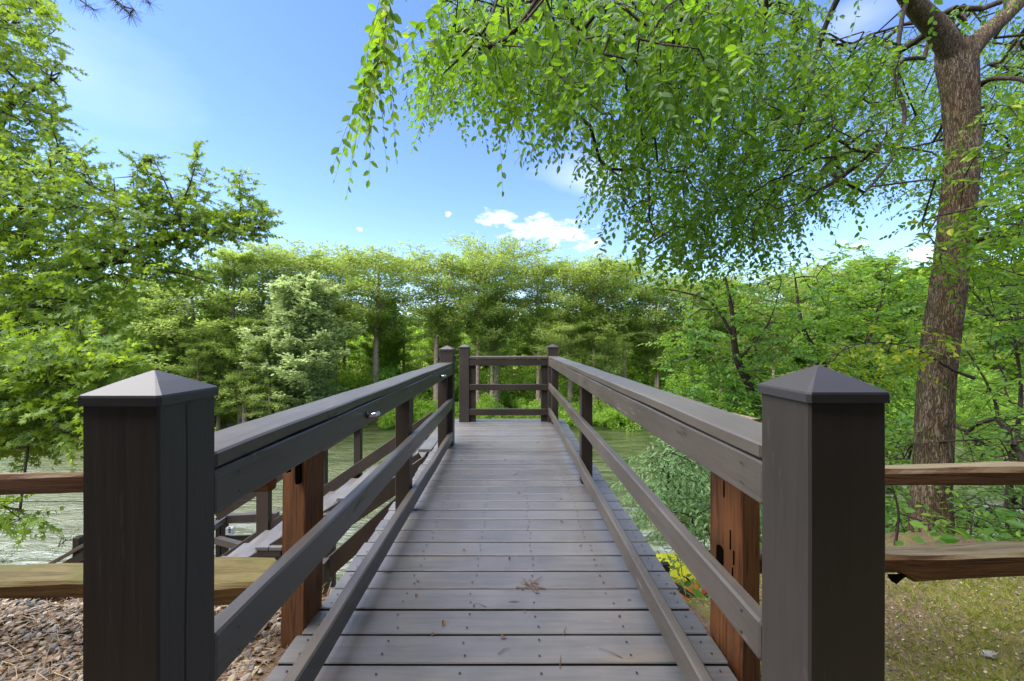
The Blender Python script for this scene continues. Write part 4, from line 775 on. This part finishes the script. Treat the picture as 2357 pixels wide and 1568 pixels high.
# ------------------------------------------------------------------ far bank trees
def far_tree(kind, H, seed):
    """returns (trunk mesh, crown mesh) for a tree of height H standing at the origin"""
    r_ = np.random.default_rng(seed); segs = []; LP = []; LS = []; LD = []
    lean = r_.normal(0, 0.02, 2); n = 14; r0 = H*(0.021 if kind != 'broad' else 0.013); tp = []
    for i in range(n+1):
        t = i/n; tp.append(np.array([lean[0]*H*t+0.06*math.sin(t*7+seed), lean[1]*H*t+0.06*math.cos(t*5+seed), H*t*0.97-0.6]))
    for i in range(n): segs.append((*tp[i], *tp[i+1], r0*(1-0.88*i/n)*(1+0.8*math.exp(-i*1.2)), r0*(1-0.88*(i+1)/n)*(1+0.8*math.exp(-(i+1)*1.2))))
    at = lambda t: tp[min(int(t*n), n-1)]*(1-(t*n-min(int(t*n), n-1)))+tp[min(int(t*n), n-1)+1]*(t*n-min(int(t*n), n-1))
    if kind == 'flat': lo, nb = 0.52, 58
    elif kind == 'layer': lo, nb = 0.22, 50
    else: lo, nb = 0.16, 70
    for b in range(nb):
        u = (b+r_.uniform(0, 1))/nb; t = lo+(1-lo)*u**0.8; az = b*2.4+r_.uniform(-.4, .4)
        if kind == 'flat': L_ = H*(0.12+0.22*math.sin(min(u*1.25, 1)*math.pi/2))*r_.uniform(0.55, 1.1)*(1.0 if u < 0.92 else 0.8); el = math.radians(-6+44*u**1.8+r_.normal(0, 7))
        elif kind == 'layer': L_ = H*0.25*(0.45+0.55*math.cos(u*1.5))*r_.uniform(0.45, 1.2)*(1.0 if u < 0.93 else 0.6); el = math.radians(4+38*u*u+r_.normal(0, 9))
        else: L_ = H*0.24*math.sin(math.pi*(0.12+0.82*u))**0.7*r_.uniform(0.55, 1.1); el = math.radians(25+35*u+r_.normal(0, 9))
        d = np.array([math.cos(az)*math.cos(el), math.sin(az)*math.cos(el), math.sin(el)]); p = at(min(t, 0.99)); k = 6; rb = max(0.02, H*0.0042*(1.1-u)); br = [p]
        for i in range(k):
            d = d+np.array([r_.normal(0, .12), r_.normal(0, .12), (0.03 if kind != 'layer' else -0.02)+r_.normal(0, .07)]); d /= np.linalg.norm(d); q = p+d*L_/k
            segs.append((*p, *q, rb*(1-i/k*.8), rb*(1-(i+1)/k*.8))); p = q; br.append(q)
        for i in range(1, k+1):
            for s_ in (-1, 1, -1, 1):
                a2 = az+s_*r_.uniform(0.5, 1.2); l2 = L_*0.30*r_.uniform(0.5, 1.1)*(1.15-i/k*0.5)
                d2 = np.array([math.cos(a2), math.sin(a2), 0.15 if kind != 'broad' else r_.uniform(-.2, .8)]); st_ = br[i-1]*(1-.5)+br[i]*.5 if s_ > 0 else br[i]
                e2 = st_+d2*l2; segs.append((*st_, *e2, 0.015, 0.007)); m2 = 15 if kind != 'broad' else 19
                tt_ = r_.uniform(0.15, 1.1, m2)[:, None]; c = st_+(e2-st_)*tt_
                c = c+r_.normal(0, 1, (m2, 3))*np.array([[l2*.22, l2*.22, {'flat': 0.32, 'layer': 0.22}.get(kind, l2*.26)]]); LP.append(c)
                dd = d2+r_.normal(0, .55, (m2, 3)); dd[:, 2] -= 0.1; LD.append(dd)
    LP = np.concatenate(LP)
    if kind != 'broad': zc = 0.90*H; LP[:, 2] = np.where(LP[:, 2] > zc, zc+(LP[:, 2]-zc)*0.4, LP[:, 2])
    LD = nrm(np.concatenate(LD)); up = nrm(np.array([[0, 0, 1.]])+r_.normal(0, {'flat': 0.95, 'layer': 0.75}.get(kind, 1.2), LP.shape)); y = nrm(np.cross(up, LD)); z = np.cross(LD, y); R = np.stack([LD, y, z], -1)
    sz = (0.33 if kind != 'broad' else 0.29)*r_.uniform(0.6, 1.25, len(LP))*(H/20)**0.4; tv, tf = LT_sliver(); tv = tv*np.array([[1, 1.15 if kind != 'broad' else 1.9, 1]])
    ti = np.clip(0.5+r_.normal(0, 0.2, len(LP))+0.16*fbm(LP[:, 0]+LP[:, 2]*.4, LP[:, 1]-LP[:, 2]*.6, 0.5, seed), 0, 1)
    mat = {'flat': M_CYP, 'layer': M_CYP, 'broad': M_BRD, 'pale': M_PALE}[kind]
    segs = np.array(segs)
    if kind != 'broad':
        for c_ in (2, 5): segs[:, c_] = np.where(segs[:, c_] > zc, zc+(segs[:, c_]-zc)*0.4, segs[:, c_])
    vw, tw = tube_np(segs, 5)
    return nmesh('trunk', vw, tw, None, smooth=True), (tv, tf, LP, R, sz, ti)
def crown_mesh(c, mat): return leaf_mesh('crown', (c[0], c[1]), c[2], c[3], c[4], c[5], mat)
protos = {}
for kind, H, seeds in (('flat', 21, (1, 2, 3)), ('layer', 20, (4, 5, 6)), ('broad', 15, (7, 8))):
    protos[kind] = []
    for s in seeds:
        tm, c = far_tree(kind, H, s); cm = crown_mesh(c, {'flat': M_CYP, 'layer': M_CYP, 'broad': M_BRD}[kind]); tm.materials.append(M_CBARK if kind != 'broad' else M_GBARK); protos[kind].append((H, tm, cm, c))
pc = protos['broad'][1]; pale_tr = pc[1].copy(); pale_tr.materials.clear(); pale_tr.materials.append(M_GBARK); pale_cr = crown_mesh(pc[3], M_PALE)
def place_tree(kind, i, px, Yd, ytop, label, group, name=None, wide=1.0, rot=None, pale=False, cat='tree', sink=0.0):
    H, tm, cm, _ = protos[kind][i % len(protos[kind])]
    if pale: tm, cm = pale_tr, pale_cr
    x = (px-CX)/F*Yd; zb = max(float(gz(x, Yd)), WZ-0.4)-sink; zt = CH-(ytop-CY)/F*Yd; s = (zt-zb)/(H*0.99)
    e = empty(name or {'flat': 'cypress_tree', 'layer': 'cypress_tree', 'broad': 'broadleaf_tree'}[kind], (x, Yd, zb), label, cat, group)
    e.rotation_euler = (0, 0, rng.uniform(0, 6.28) if rot is None else rot); e.scale = (s*wide, s*wide, s)
    for nm, me in (('trunk', tm), ('crown', cm)):
        o = bpy.data.objects.new(nm, me); COL.objects.link(o); o.parent = e
    return e
GF = 'trees standing along the far river bank'
FT = [('layer', 0, 330, 46, 620, 'tall feathery cypress on the far bank just right of the sweetgum leaves', 1.25), ('layer', 1, 385, 45, 640, 'cypress with drooping light sprays left of the leaning cypress group', 1.3), ('layer', 2, 460, 46, 600, 'cypress under the long sweetgum branch', 1.25),
      ('layer', 0, 535, 47, 560, 'tallest cypress of the left far bank, beneath the tip of the sweetgum branch', 1.2), ('flat', 0, 610, 52, 572, 'cypress just left of and behind the pale silvery tree', 1.1), ('flat', 1, 690, 54, 575, 'cypress showing its dark crown above the pale silvery tree', 1.1),
      ('flat', 2, 765, 55, 588, 'cypress peeking between the pale tree and the umbrella shaped cypress', 0.9), ('flat', 0, 863, 52, 580, 'umbrella shaped cypress with straight bare trunk right of the pale tree', 1.25), ('flat', 1, 1003, 52, 588, 'flat topped cypress with slim pale trunk, left of the near railing post top', 1.15),
      ('flat', 2, 1100, 52, 600, 'cypress rising behind the left gate post of the walkway end', 1.0), ('flat', 1, 1142, 54, 557, 'tallest cypress of the far bank, over the end railing', 1.05), ('flat', 0, 1240, 54, 602, 'cypress just left above the right end post', 0.9),
      ('flat', 2, 1308, 53, 598, 'cypress with brown trunk just right of the right end post', 1.0), ('flat', 0, 1368, 52, 600, 'cypress with wide bare side branch right of the end railing', 1.1), ('flat', 1, 1440, 54, 600, 'cypress on the far bank close to the tip of the hanging elm branches', 1.1),
      ('flat', 1, 1510, 53, 650, 'pale green cypress behind the young trees, left one', 1.2), ('flat', 2, 1580, 54, 640, 'cypress seen through the dark young tree', 1.2), ('broad', 0, 1660, 56, 650, 'round topped tree behind the dark young tree', 1.3), ('flat', 0, 1740, 55, 640, 'cypress seen between the two young trees', 1.3),
      ('broad', 1, 1850, 56, 640, 'round topped tree behind the slanting young tree', 1.4), ('flat', 1, 1905, 58, 610, 'spreading tree top beside the sky gap on the right', 1.2), ('broad', 0, 2010, 55, 600, 'broad light green tree top behind the slanting young tree', 1.5), ('broad', 1, 2110, 56, 620, 'broad tree just left of the big elm trunk', 1.5), ('broad', 0, 2260, 55, 610, 'broad tree right of the big elm trunk', 1.5), ('broad', 1, 2380, 55, 600, 'broad tree at the right border of the far bank', 1.5),
      ('layer', 1, 255, 44, 640, 'cypress half hidden by the sweetgum foliage', 1.3), ('layer', 2, 170, 44, 640, 'cypress mostly hidden behind the sweetgum foliage', 1.3), ('layer', 0, 80, 44, 620, 'cypress at the left border behind the sweetgum', 1.3)]
for (kd, i, px, Yd, yt, lb, wd) in FT: place_tree(kd, i, px, Yd, yt, lb, GF, wide=wd)
place_tree('broad', 1, 715, 46, 640, 'pale silvery green tree on the far bank left of the walkway', GF, pale=True, wide=1.5, rot=1.0)
place_tree('broad', 1, 655, 45, 680, 'lower pale silvery tree leaning beside the bigger pale tree', GF, pale=True, wide=1.4, rot=3.0)
for i in range(40):   # second and third rows
    px = -60+i*62+rng.normal(0, 14); kd = ('layer', 'broad')[i % 2]
    place_tree(kd, int(rng.integers(0, 3)), px, rng.uniform(57, 66), rng.uniform(680, 735), 'back row tree behind the cypresses on the far bank', 'back row trees of the far bank', wide=1.2)
for i in range(22):   # slim trunks standing in the shallows and shade
    px = (250+i*36 if i < 13 else 1130+(i-13)*130)+rng.normal(0, 12)
    place_tree('layer' if px < 900 else 'flat', i, px, rng.uniform(49, 53) if px > 640 else rng.uniform(43, 46), rng.uniform(690, 800), 'slim young cypress among the far bank undergrowth', 'slim young cypresses on the far bank', wide=1.1, sink=0)
# shrubs along the far bank
shr = []
for s in (21, 22, 23):
    r_ = np.random.default_rng(s); n = 5200; lob = r_.normal(0, 1, (16, 3))*np.array([[1.5, 1.1, 0.8]])+np.array([[0, 0, 1.6]]); li = r_.integers(0, 16, n)
    d = nrm(r_.normal(0, 1, (n, 3))); c = lob[li]+d*(r_.uniform(0.35, 1.0, (n, 1))**0.5)*r_.uniform(0.6, 1.1, 16)[li][:, None]; c[:, 2] = np.maximum(c[:, 2], -0.2)+0.05
    ld = nrm(d+r_.normal(0, .7, (n, 3))-np.array([[0, 0, .4]])); up = nrm(d+r_.normal(0, .6, (n, 3))); y = nrm(np.cross(up, ld)); z = np.cross(ld, y); R = np.stack([ld, y, z], -1); tv, tf = LT_sliver(); tv = tv*np.array([[1, 1.9, 1]])
    ti = np.clip(0.6+r_.normal(0, .2, n)+0.1*r_.normal(0, 1, 16)[li], 0, 1)
    shr.append(leaf_mesh('foliage', (tv, tf), c, R, r_.uniform(0.13, 0.26, n), ti, M_SHRUB))
def shrub(px, Yd, s, q):
    x = (px-CX)/F*Yd; zb = max(float(gz(x, Yd)), WZ-0.2); o = bpy.data.objects.new('shrub', shr[q % 3]); COL.objects.link(o); o.location = (x, Yd, zb-0.3); o.scale = (s*1.25, s, s); o.rotation_euler = (0, 0, rng.uniform(0, 6.28))
    setp(o, 'bright green shrub in the thicket along the far bank', 'shrub', 'shrubs along the far bank')
for i in range(60): px = 40+i*42+rng.normal(0, 12); shrub(px, (49.5 if px > 600 else 46.5)+rng.uniform(-1, 1.5), rng.uniform(0.7, 1.15), i)
for i in range(52): px = 0+i*48+rng.normal(0, 12); shrub(px, 56+rng.uniform(-2, 4), rng.uniform(1.2, 2.1), i)
# distant woods as one mass
r_ = np.random.default_rng(77); n = 110000; xx = r_.uniform(-125, 125, n); yy = r_.uniform(66, 98, n); hh = (12.5+2.2*fbm(xx, yy, 0.18, 3.)+2.5*sst(30, 90, xx)); zz = gz(xx, yy)+hh*r_.uniform(0, 1, n)**0.45
c = np.stack([xx, yy, zz], -1); d = nrm(r_.normal(0, 1, (n, 3))-np.array([[0, .8, 0]])); ld = nrm(r_.normal(0, 1, (n, 3))); y = nrm(np.cross(d, ld)); z = np.cross(ld, y); R = np.stack([ld, y, z], -1); tv, tf = LT_sliver(); tv = tv*np.array([[1, 2.0, 1]])
mobj('distant_woods', leaf_mesh('distant_woods', (tv, tf), c, R, r_.uniform(0.45, 0.95, n), np.clip(.30+r_.normal(0, .2, n)+.2*fbm(xx+zz, yy, .3), 0, 1), M_BRD), M_BRD, kind='stuff', label='dense green woods closing the view behind the far bank trees', category='woods')

# ------------------------------------------------------------------ kayaks on their rack
def kayak(label, cen, Ln, wd, ht, mat, rz=0.0, cx=(0.0,)):
    e = empty('kayak', cen, label, 'kayak', 'kayaks stored on the bank'); n = 30; v = []; f = []; k = 20
    for i in range(n+1):
        t = i/n*2-1; s = (1-abs(t)**2.6)**0.75+0.01; lift = 0.10*abs(t)**3
        for j in range(k):
            a = j/k*2*math.pi; y = math.cos(a)*wd/2*s; z = math.sin(a); z = (z*ht*0.42 if z > 0 else z*ht*0.58)*(0.35+0.65*s)
            z += (0.018 if abs(math.sin(a*3)) > 0.8 else 0)*s
            v.append((t*Ln/2, y, z+lift))
    for i in range(n):
        for j in range(k): f.append((i*k+j, i*k+(j+1) % k, (i+1)*k+(j+1) % k, (i+1)*k+j))
    f.append(tuple(range(k-1, -1, -1))); f.append(tuple(n*k+j for j in range(k))); f = [tuple(reversed(q)) for q in f]
    M = Matrix.Translation(Vector(cen)) @ Matrix.Rotation(rz, 4, 'Z'); mobj('hull', pmesh('hull', v, f, smooth=True), mat, e, M)
    for c0 in cx:   # cockpit rim and well
        v = []; f = []
        for i in range(24):
            a = i/24*2*math.pi
            for (rr, zz) in ((1.0, ht*0.38), (0.98, ht*0.47), (0.90, ht*0.47), (0.86, ht*0.30)): v.append((c0+math.cos(a)*0.42*rr, math.sin(a)*wd*0.34*rr, zz))
        for i in range(24):
            for j in range(3): f.append((i*4+j, ((i+1) % 24)*4+j, ((i+1) % 24)*4+j+1, i*4+j+1))
        f.append(tuple(i*4+3 for i in range(24))); mobj('cockpit', pmesh('cockpit', v, f, smooth=False), M_BLK, e, M)
    return e
m = NM('black_rubber'); m.bsdf((0.015, 0.015, 0.016), 0.5); M_BLK = m.m
m = NM('yellow_plastic'); m.bsdf(m.mix(m.ramp(m.noise(6, 4), [(0.3, 0.0), (0.7, 0.6)]), (0.62, 0.60, 0.03), (0.42, 0.44, 0.04)), 0.35); M_YEL = m.m
m = NM('red_plastic'); m.bsdf(m.mix(m.ramp(m.noise(3.5, 3), [(0.45, 0.0), (0.6, 1.0)]), (0.42, 0.02, 0.02), (0.40, 0.20, 0.03)), 0.35); M_RED = m.m
m = NM('green_plastic'); m.bsdf((0.02, 0.35, 0.10), 0.35); M_GRN = m.m; m = NM('orange_plastic'); m.bsdf((0.6, 0.12, 0.02), 0.35); M_ORG = m.m
kayak('yellow kayak farthest down the bank, seen past the right deck edge', P(1640, 1312, 5.7), 3.2, 0.72, 0.34, M_YEL, 0.05, (0.2,))
kayak('red and orange kayak lying between the two yellow ones', P(1690, 1393, 4.95), 3.0, 0.66, 0.28, M_RED, -0.05, (0.3,))
kayak('yellow green kayak nearest the fence post, below the red one', P(1700, 1445, 4.4), 2.9, 0.62, 0.26, M_YEL, 0.02, (0.3,))
rk_ = empty('kayak_rack', P(1560, 1400, 5.2), 'black frame rack holding the kayaks beside the walkway', 'rack')
board('upright', P(1531, 1296, 5.25), P(1531, 1460, 5.25), 0.10, 0.08, M_BLK, rk_, up=(0, 1, 0)); board('upright', P(1760, 1296, 5.3), P(1760, 1460, 5.3), 0.10, 0.08, M_BLK, rk_, up=(0, 1, 0))
board('brace', P(1518, 1325, 5.0), P(1680, 1432, 4.4), 0.05, 0.06, M_BLK, rk_); board('brace', P(1635, 1367, 4.9), P(1610, 1385, 4.7), 0.05, 0.05, M_BLK, rk_); board('crossbar', P(1500, 1440, 5.3), P(1800, 1440, 5.3), 0.06, 0.06, M_BLK, rk_)
pd = empty('paddle', P(1510, 1310, 5.0), 'green paddle blade standing beside the yellow kayak', 'paddle')
def blade(nm, px, py, w_, h_, yy, mat, par):
    c = P(px, py, yy); v = []; 
    for i in range(20): a = i/20*2*math.pi; v.append(c+Vector((math.cos(a)*w_, 0.02*math.cos(a)-0.006, math.sin(a)*h_)))
    v += [q+Vector((0, 0.012, 0)) for q in v]; mobj(nm, pmesh(nm, v, [tuple(range(19, -1, -1)), tuple(range(20, 40))]+[(i, (i+1) % 20, 20+(i+1) % 20, 20+i) for i in range(20)]), mat, par)
blade('blade', 1509, 1311, 0.045, 0.155, 4.9, M_GRN, pd); v, f = sweep([P(1512, 1335, 4.92), P(1600, 1440, 4.7)], [0.014, 0.014], 8); mobj('shaft', pmesh('shaft', v, f), M_BLK, pd)
bo = empty('life_ring', P(1489, 1305, 5.1), 'striped orange and yellow ring next to the green paddle blade', 'ring'); blade('ring_band', 1494, 1308, 0.05, 0.14, 5.05, M_ORG, bo); blade('ring_centre', 1490, 1308, 0.045, 0.115, 5.03, M_YEL, bo)

# ------------------------------------------------------------------ ground cover: pebbles, needles, grass
def stones(name, n, xr, yr, smin, smax, cols, label, mask=None):
    r_ = np.random.default_rng(len(name)+n); ph = (1+5**.5)/2; b = nrm(np.array([(-1, ph, 0), (1, ph, 0), (-1, -ph, 0), (1, -ph, 0), (0, -1, ph), (0, 1, ph), (0, -1, -ph), (0, 1, -ph), (ph, 0, -1), (ph, 0, 1), (-ph, 0, -1), (-ph, 0, 1)], float))
    fc = np.array([(0, 11, 5), (0, 5, 1), (0, 1, 7), (0, 7, 10), (0, 10, 11), (1, 5, 9), (5, 11, 4), (11, 10, 2), (10, 7, 6), (7, 1, 8), (3, 9, 4), (3, 4, 2), (3, 2, 6), (3, 6, 8), (3, 8, 9), (4, 9, 5), (2, 4, 11), (6, 2, 10), (8, 6, 7), (9, 8, 1)])
    x = r_.uniform(*xr, n); y = r_.uniform(*yr, n); z = gz(x, y); s = r_.uniform(smin, smax, n)*r_.uniform(.6, 1, n)
    q = nrm(r_.normal(0, 1, (n, 3))*[1, 1, .35]); az = r_.uniform(0, 6.28, n); tl = r_.normal(0, .35, (n, 2))
    shp = b[None]*(1+r_.normal(0, .13, (n, 12, 1)))*np.stack([s, s*r_.uniform(.5, .85, n), s*r_.uniform(.28, .5, n)], -1)[:, None]
    ca, sa = np.cos(az), np.sin(az); X_ = shp[..., 0]*ca[:, None]-shp[..., 1]*sa[:, None]; Y_ = shp[..., 0]*sa[:, None]+shp[..., 1]*ca[:, None]; Z_ = shp[..., 2]+X_*tl[:, :1]+Y_*tl[:, 1:]
    v = np.stack([X_+x[:, None], Y_+y[:, None], Z_+(z+s*0.25+r_.uniform(-.3, .7, n)*s*.5)[:, None]], -1).reshape(-1, 3); t = (fc[None]+(np.arange(n)*12)[:, None, None]).reshape(-1, 3)
    m = NM(name); at = m.n('ShaderNodeAttribute', _attribute_name='tint'); rp = m.ramp(at.outputs['Fac'], cols); rp.node.color_ramp.interpolation = 'CONSTANT'
    m.bsdf(m.mix(m.ramp(m.noise(60, 4), [(.3, 0.), (.7, .5)]), rp, (0.30, 0.25, 0.2)), 0.55, m.bump(m.noise(150, 3), .3, .002), .35)
    mobj(name, nmesh(name, v, t, m.m, np.repeat(r_.uniform(0, 1, n), 12)), m.m, kind='stuff', label=label, category='gravel')
GC = [(0.0, (0.27, 0.20, 0.12)), (0.18, (0.11, 0.115, 0.12)), (0.36, (0.38, 0.31, 0.20)), (0.5, (0.04, 0.046, 0.055)), (0.64, (0.24, 0.13, 0.065)), (0.78, (0.23, 0.21, 0.19)), (0.92, (0.55, 0.47, 0.38))]
stones('river_pebbles', 9000, (-3.4, -0.95), (0.9, 1.98), 0.010, 0.026, GC, 'bed of brown and grey river pebbles under the left split rail fence')
stones('fine_gravel', 9000, (0.95, 3.9), (1.1, 2.5), 0.003, 0.009, GC, 'fine mixed gravel among moss right of the walkway')
def needles(name, n, xr, yr, ln, label, cat, cols, up=0.12, wdt=0.0011, matx=None, lift=0.012):
    r_ = np.random.default_rng(n); x = r_.uniform(*xr, n); y = r_.uniform(*yr, n); z = gz(x, y)+lift*r_.uniform(0.3, 1.6, n); az = r_.uniform(0, 6.28, n); L_ = ln*r_.uniform(.5, 1.1, n); e = r_.normal(0, up, n)
    a = np.stack([x, y, z], -1); b = a+np.stack([np.cos(az)*L_, np.sin(az)*L_, e*L_], -1); v, t = tube_np(np.concatenate([a, b, np.full((n, 2), wdt)], 1), 3)
    mobj(name, nmesh(name, v, t, matx, np.repeat(r_.uniform(0, 1, n), 6)), matx, kind='stuff', label=label, category=cat)
M_STRAW = leaf_mat('pine_straw', [(0.0, (0.16, 0.085, 0.035)), (0.5, (0.28, 0.17, 0.08)), (1.0, (0.40, 0.29, 0.16))], 0.05)
needles('pine_straw', 2600, (-3.4, -0.9), (1.2, 2.1), 0.10, 'scattered brown pine needles on the pebbles by the left fence', 'pine straw', None, matx=M_STRAW, lift=0.03)
needles('pine_straw', 7000, (-2.3, -0.86), (2.0, 3.6), 0.11, 'brown pine straw and bark litter beside the left edge of the walkway', 'pine straw', None, matx=M_STRAW, lift=0.02)
needles('dry_twigs', 1500, (0.95, 4.2), (1.2, 4.2), 0.10, 'dry needles and twigs strewn over the mossy ground right of the walkway', 'litter', None, matx=M_STRAW, lift=0.012, wdt=0.0009)
n = 13000; r_ = np.random.default_rng(5); x = r_.uniform(0.95, 4.2, n*2); y = r_.uniform(1.1, 2.6, n*2); kp = (fbm(x, y, 2.3, 1.0) > r_.uniform(-1.0, 0.9, n*2)); x = x[kp][:n]; y = y[kp][:n]; n = len(x); z = gz(x, y)
az = r_.uniform(0, 6.28, n); h_ = r_.uniform(0.008, 0.036, n); bend = r_.uniform(0.2, 1.1, n); wv = 0.0013; dx, dy = np.cos(az), np.sin(az)
p0 = np.stack([x-dy*wv, y+dx*wv, z-.003], -1); p1 = np.stack([x+dy*wv, y-dx*wv, z-.003], -1); p2 = np.stack([x+dx*h_*bend*.35+dy*wv*.6, y+dy*h_*bend*.35-dx*wv*.6, z+h_*.6], -1); p3 = np.stack([x+dx*h_*bend, y+dy*h_*bend, z+h_], -1)
v = np.stack([p0, p1, p2, p3], 1).reshape(-1, 3); b4 = (np.arange(n)*4)[:, None]; t = np.concatenate([b4+np.array([[0, 1, 2]]), b4+np.array([[0, 2, 3]])]); mobj('grass', nmesh('grass', v, t, M_GRASS, np.repeat(r_.uniform(0, 1, n), 4)), M_GRASS, kind='stuff', label='short yellowish grass and moss tufts right of the walkway', category='grass')
# leaf litter and ground plants on the bank so the slope is not bare
n = 14000; x = r_.uniform(-9, 14, n); y = r_.uniform(2.6, 15, n); kp = ~((np.abs(x+0.2) < 1.1) & (y < 6)) & ~((x < -0.6) & (x > -4.3) & (y < 6.5)) & ~((x > 0.8) & (x < 3.3) & (y > 3.3) & (y < 6.0)); x = x[kp]; y = y[kp]; n = len(x); c = np.stack([x, y, gz(x, y)+r_.uniform(0.02, 0.35, n)], -1)
ld = nrm(r_.normal(0, 1, (n, 3))*[1, 1, .3]); up = nrm(np.array([[0, 0, 1.]])+r_.normal(0, .4, (n, 3))); yv = nrm(np.cross(up, ld)); zv = np.cross(ld, yv)
mobj('ground_cover', leaf_mesh('ground_cover', LT_oval(), c, np.stack([ld, yv, zv], -1), r_.uniform(.06, .13, n), np.clip(.55+r_.normal(0, .2, n), 0, 1), M_UND), M_UND, kind='stuff', label='low leafy ground cover on the bank sloping to the river', category='ground cover')
# rock in the grass
v = []; r2 = bpy.data.meshes.new('rock'); import bmesh; bm = bmesh.new(); bmesh.ops.create_icosphere(bm, subdivisions=3, radius=1)
for q in bm.verts: q.co = Vector((q.co.x*0.030, q.co.y*0.018, q.co.z*0.014))*(1+0.25*noise.noise(q.co*1.7))
bm.to_mesh(r2); bm.free(); m = NM('grey_rock'); m.bsdf(m.mix(m.noise(40, 4), (0.2, 0.19, 0.17), (0.38, 0.37, 0.34)), .8); rp_ = P(2278, 1420, 1.62); rp_.z = float(gz(rp_.x, rp_.y))+.008
ro = mobj('rock', r2, m.m, None, Matrix.Translation(rp_), label='single pale grey stone lying in the moss at the right', category='rock')
# fallen leaves and needles on the walkway
m = NM('dead_leaf'); m.bsdf(m.mix(m.noise(90, 3), (0.05, 0.025, 0.012), (0.15, 0.07, 0.03)), .7); M_DEAD = m.m
tv, tf = LT_oval(); dl = []
for q in range(4):
    r3 = np.random.default_rng(q); vv = tv.copy(); vv[:, 2] = vv[:, 2]*2+r3.uniform(-.05, .25, len(vv)); vv[:, 1] *= r3.uniform(.6, 1.1); dl.append(nmesh('fallen_leaf', vv, tf, M_DEAD))
spots = [(960, 1370), (1205, 1408), (1428, 1418), (1442, 1382), (1022, 1432), (965, 1340), (1170, 1290), (1215, 1222), (1340, 1258), (1190, 1135), (1290, 1148), (1120, 1110), (1055, 1165), (1330, 1100), (1210, 1080), (1160, 1060), (1000, 1460), (1150, 1470), (1290, 1200), (1100, 1010), (1240, 1020), (1180, 995), (1060, 1060), (1385, 1300), (1240, 1345), (1090, 1400), (1215, 1350), (1065, 1265), (1550, 1370)]
for i, (a, b) in enumerate(spots):
    yy = CH*F/(b-CY); s = rng.uniform(0.014, 0.030); M = Matrix.Translation(((a-CX)/F*yy, yy, 0.004)) @ Matrix.Rotation(rng.uniform(0, 6.28), 4, 'Z') @ Matrix.Scale(s, 4)
    mobj('fallen_leaf', dl[i % 4], M_DEAD, None, M, label='tiny curled brown leaf fallen on the walkway planks', category='leaf', group='brown leaf bits scattered on the walkway')
cl = []
for (a, b, dx_, dy_) in ((1225, 1345, .05, .05), (1225, 1350, -.06, .02), (1222, 1356, .07, -.01), (1218, 1350, -.03, .06), (1230, 1352, .02, -.06)):
    yy = CH*F/(b-CY); x = (a-CX)/F*yy; cl.append((x-dx_, yy-dy_, 0.004, x+dx_, yy+dy_, 0.008, 0.0022, 0.0014))
mobj('needle_cluster', nmesh('needle_cluster', *tube_np(np.array(cl), 4), M_DEAD), M_DEAD, label='small tuft of brown pine needles lying in the middle of the walkway', category='pine needles')
for (a, b, an, ln_) in ((1405, 1505, 2.6, .09), (1160, 1500, .6, .05), (1290, 1525, 1.4, .06), (1105, 1395, 2.7, .06), (1120, 1025, 2.6, .16), (1360, 1080, .15, .14), (1190, 1090, 1.1, .12), (1240, 1060, 2.8, .2), (1300, 1455, 1.2, .05), (1390, 1150, .4, .1)):
    yy = CH*F/(b-CY); x = (a-CX)/F*yy; q = np.array([(x-math.cos(an)*ln_/2, yy-math.sin(an)*ln_/2, .004, x, yy+.004, .007, .0016, .0016), (x, yy+.004, .007, x+math.cos(an)*ln_/2, yy+math.sin(an)*ln_/2, .004, .001, .0007)])
    mobj('pine_needle', nmesh('pine_needle', *tube_np(q, 4), M_DEAD), M_DEAD, label='single dry pine needle lying on the walkway planks', category='pine needle', group='dry needles on the walkway')
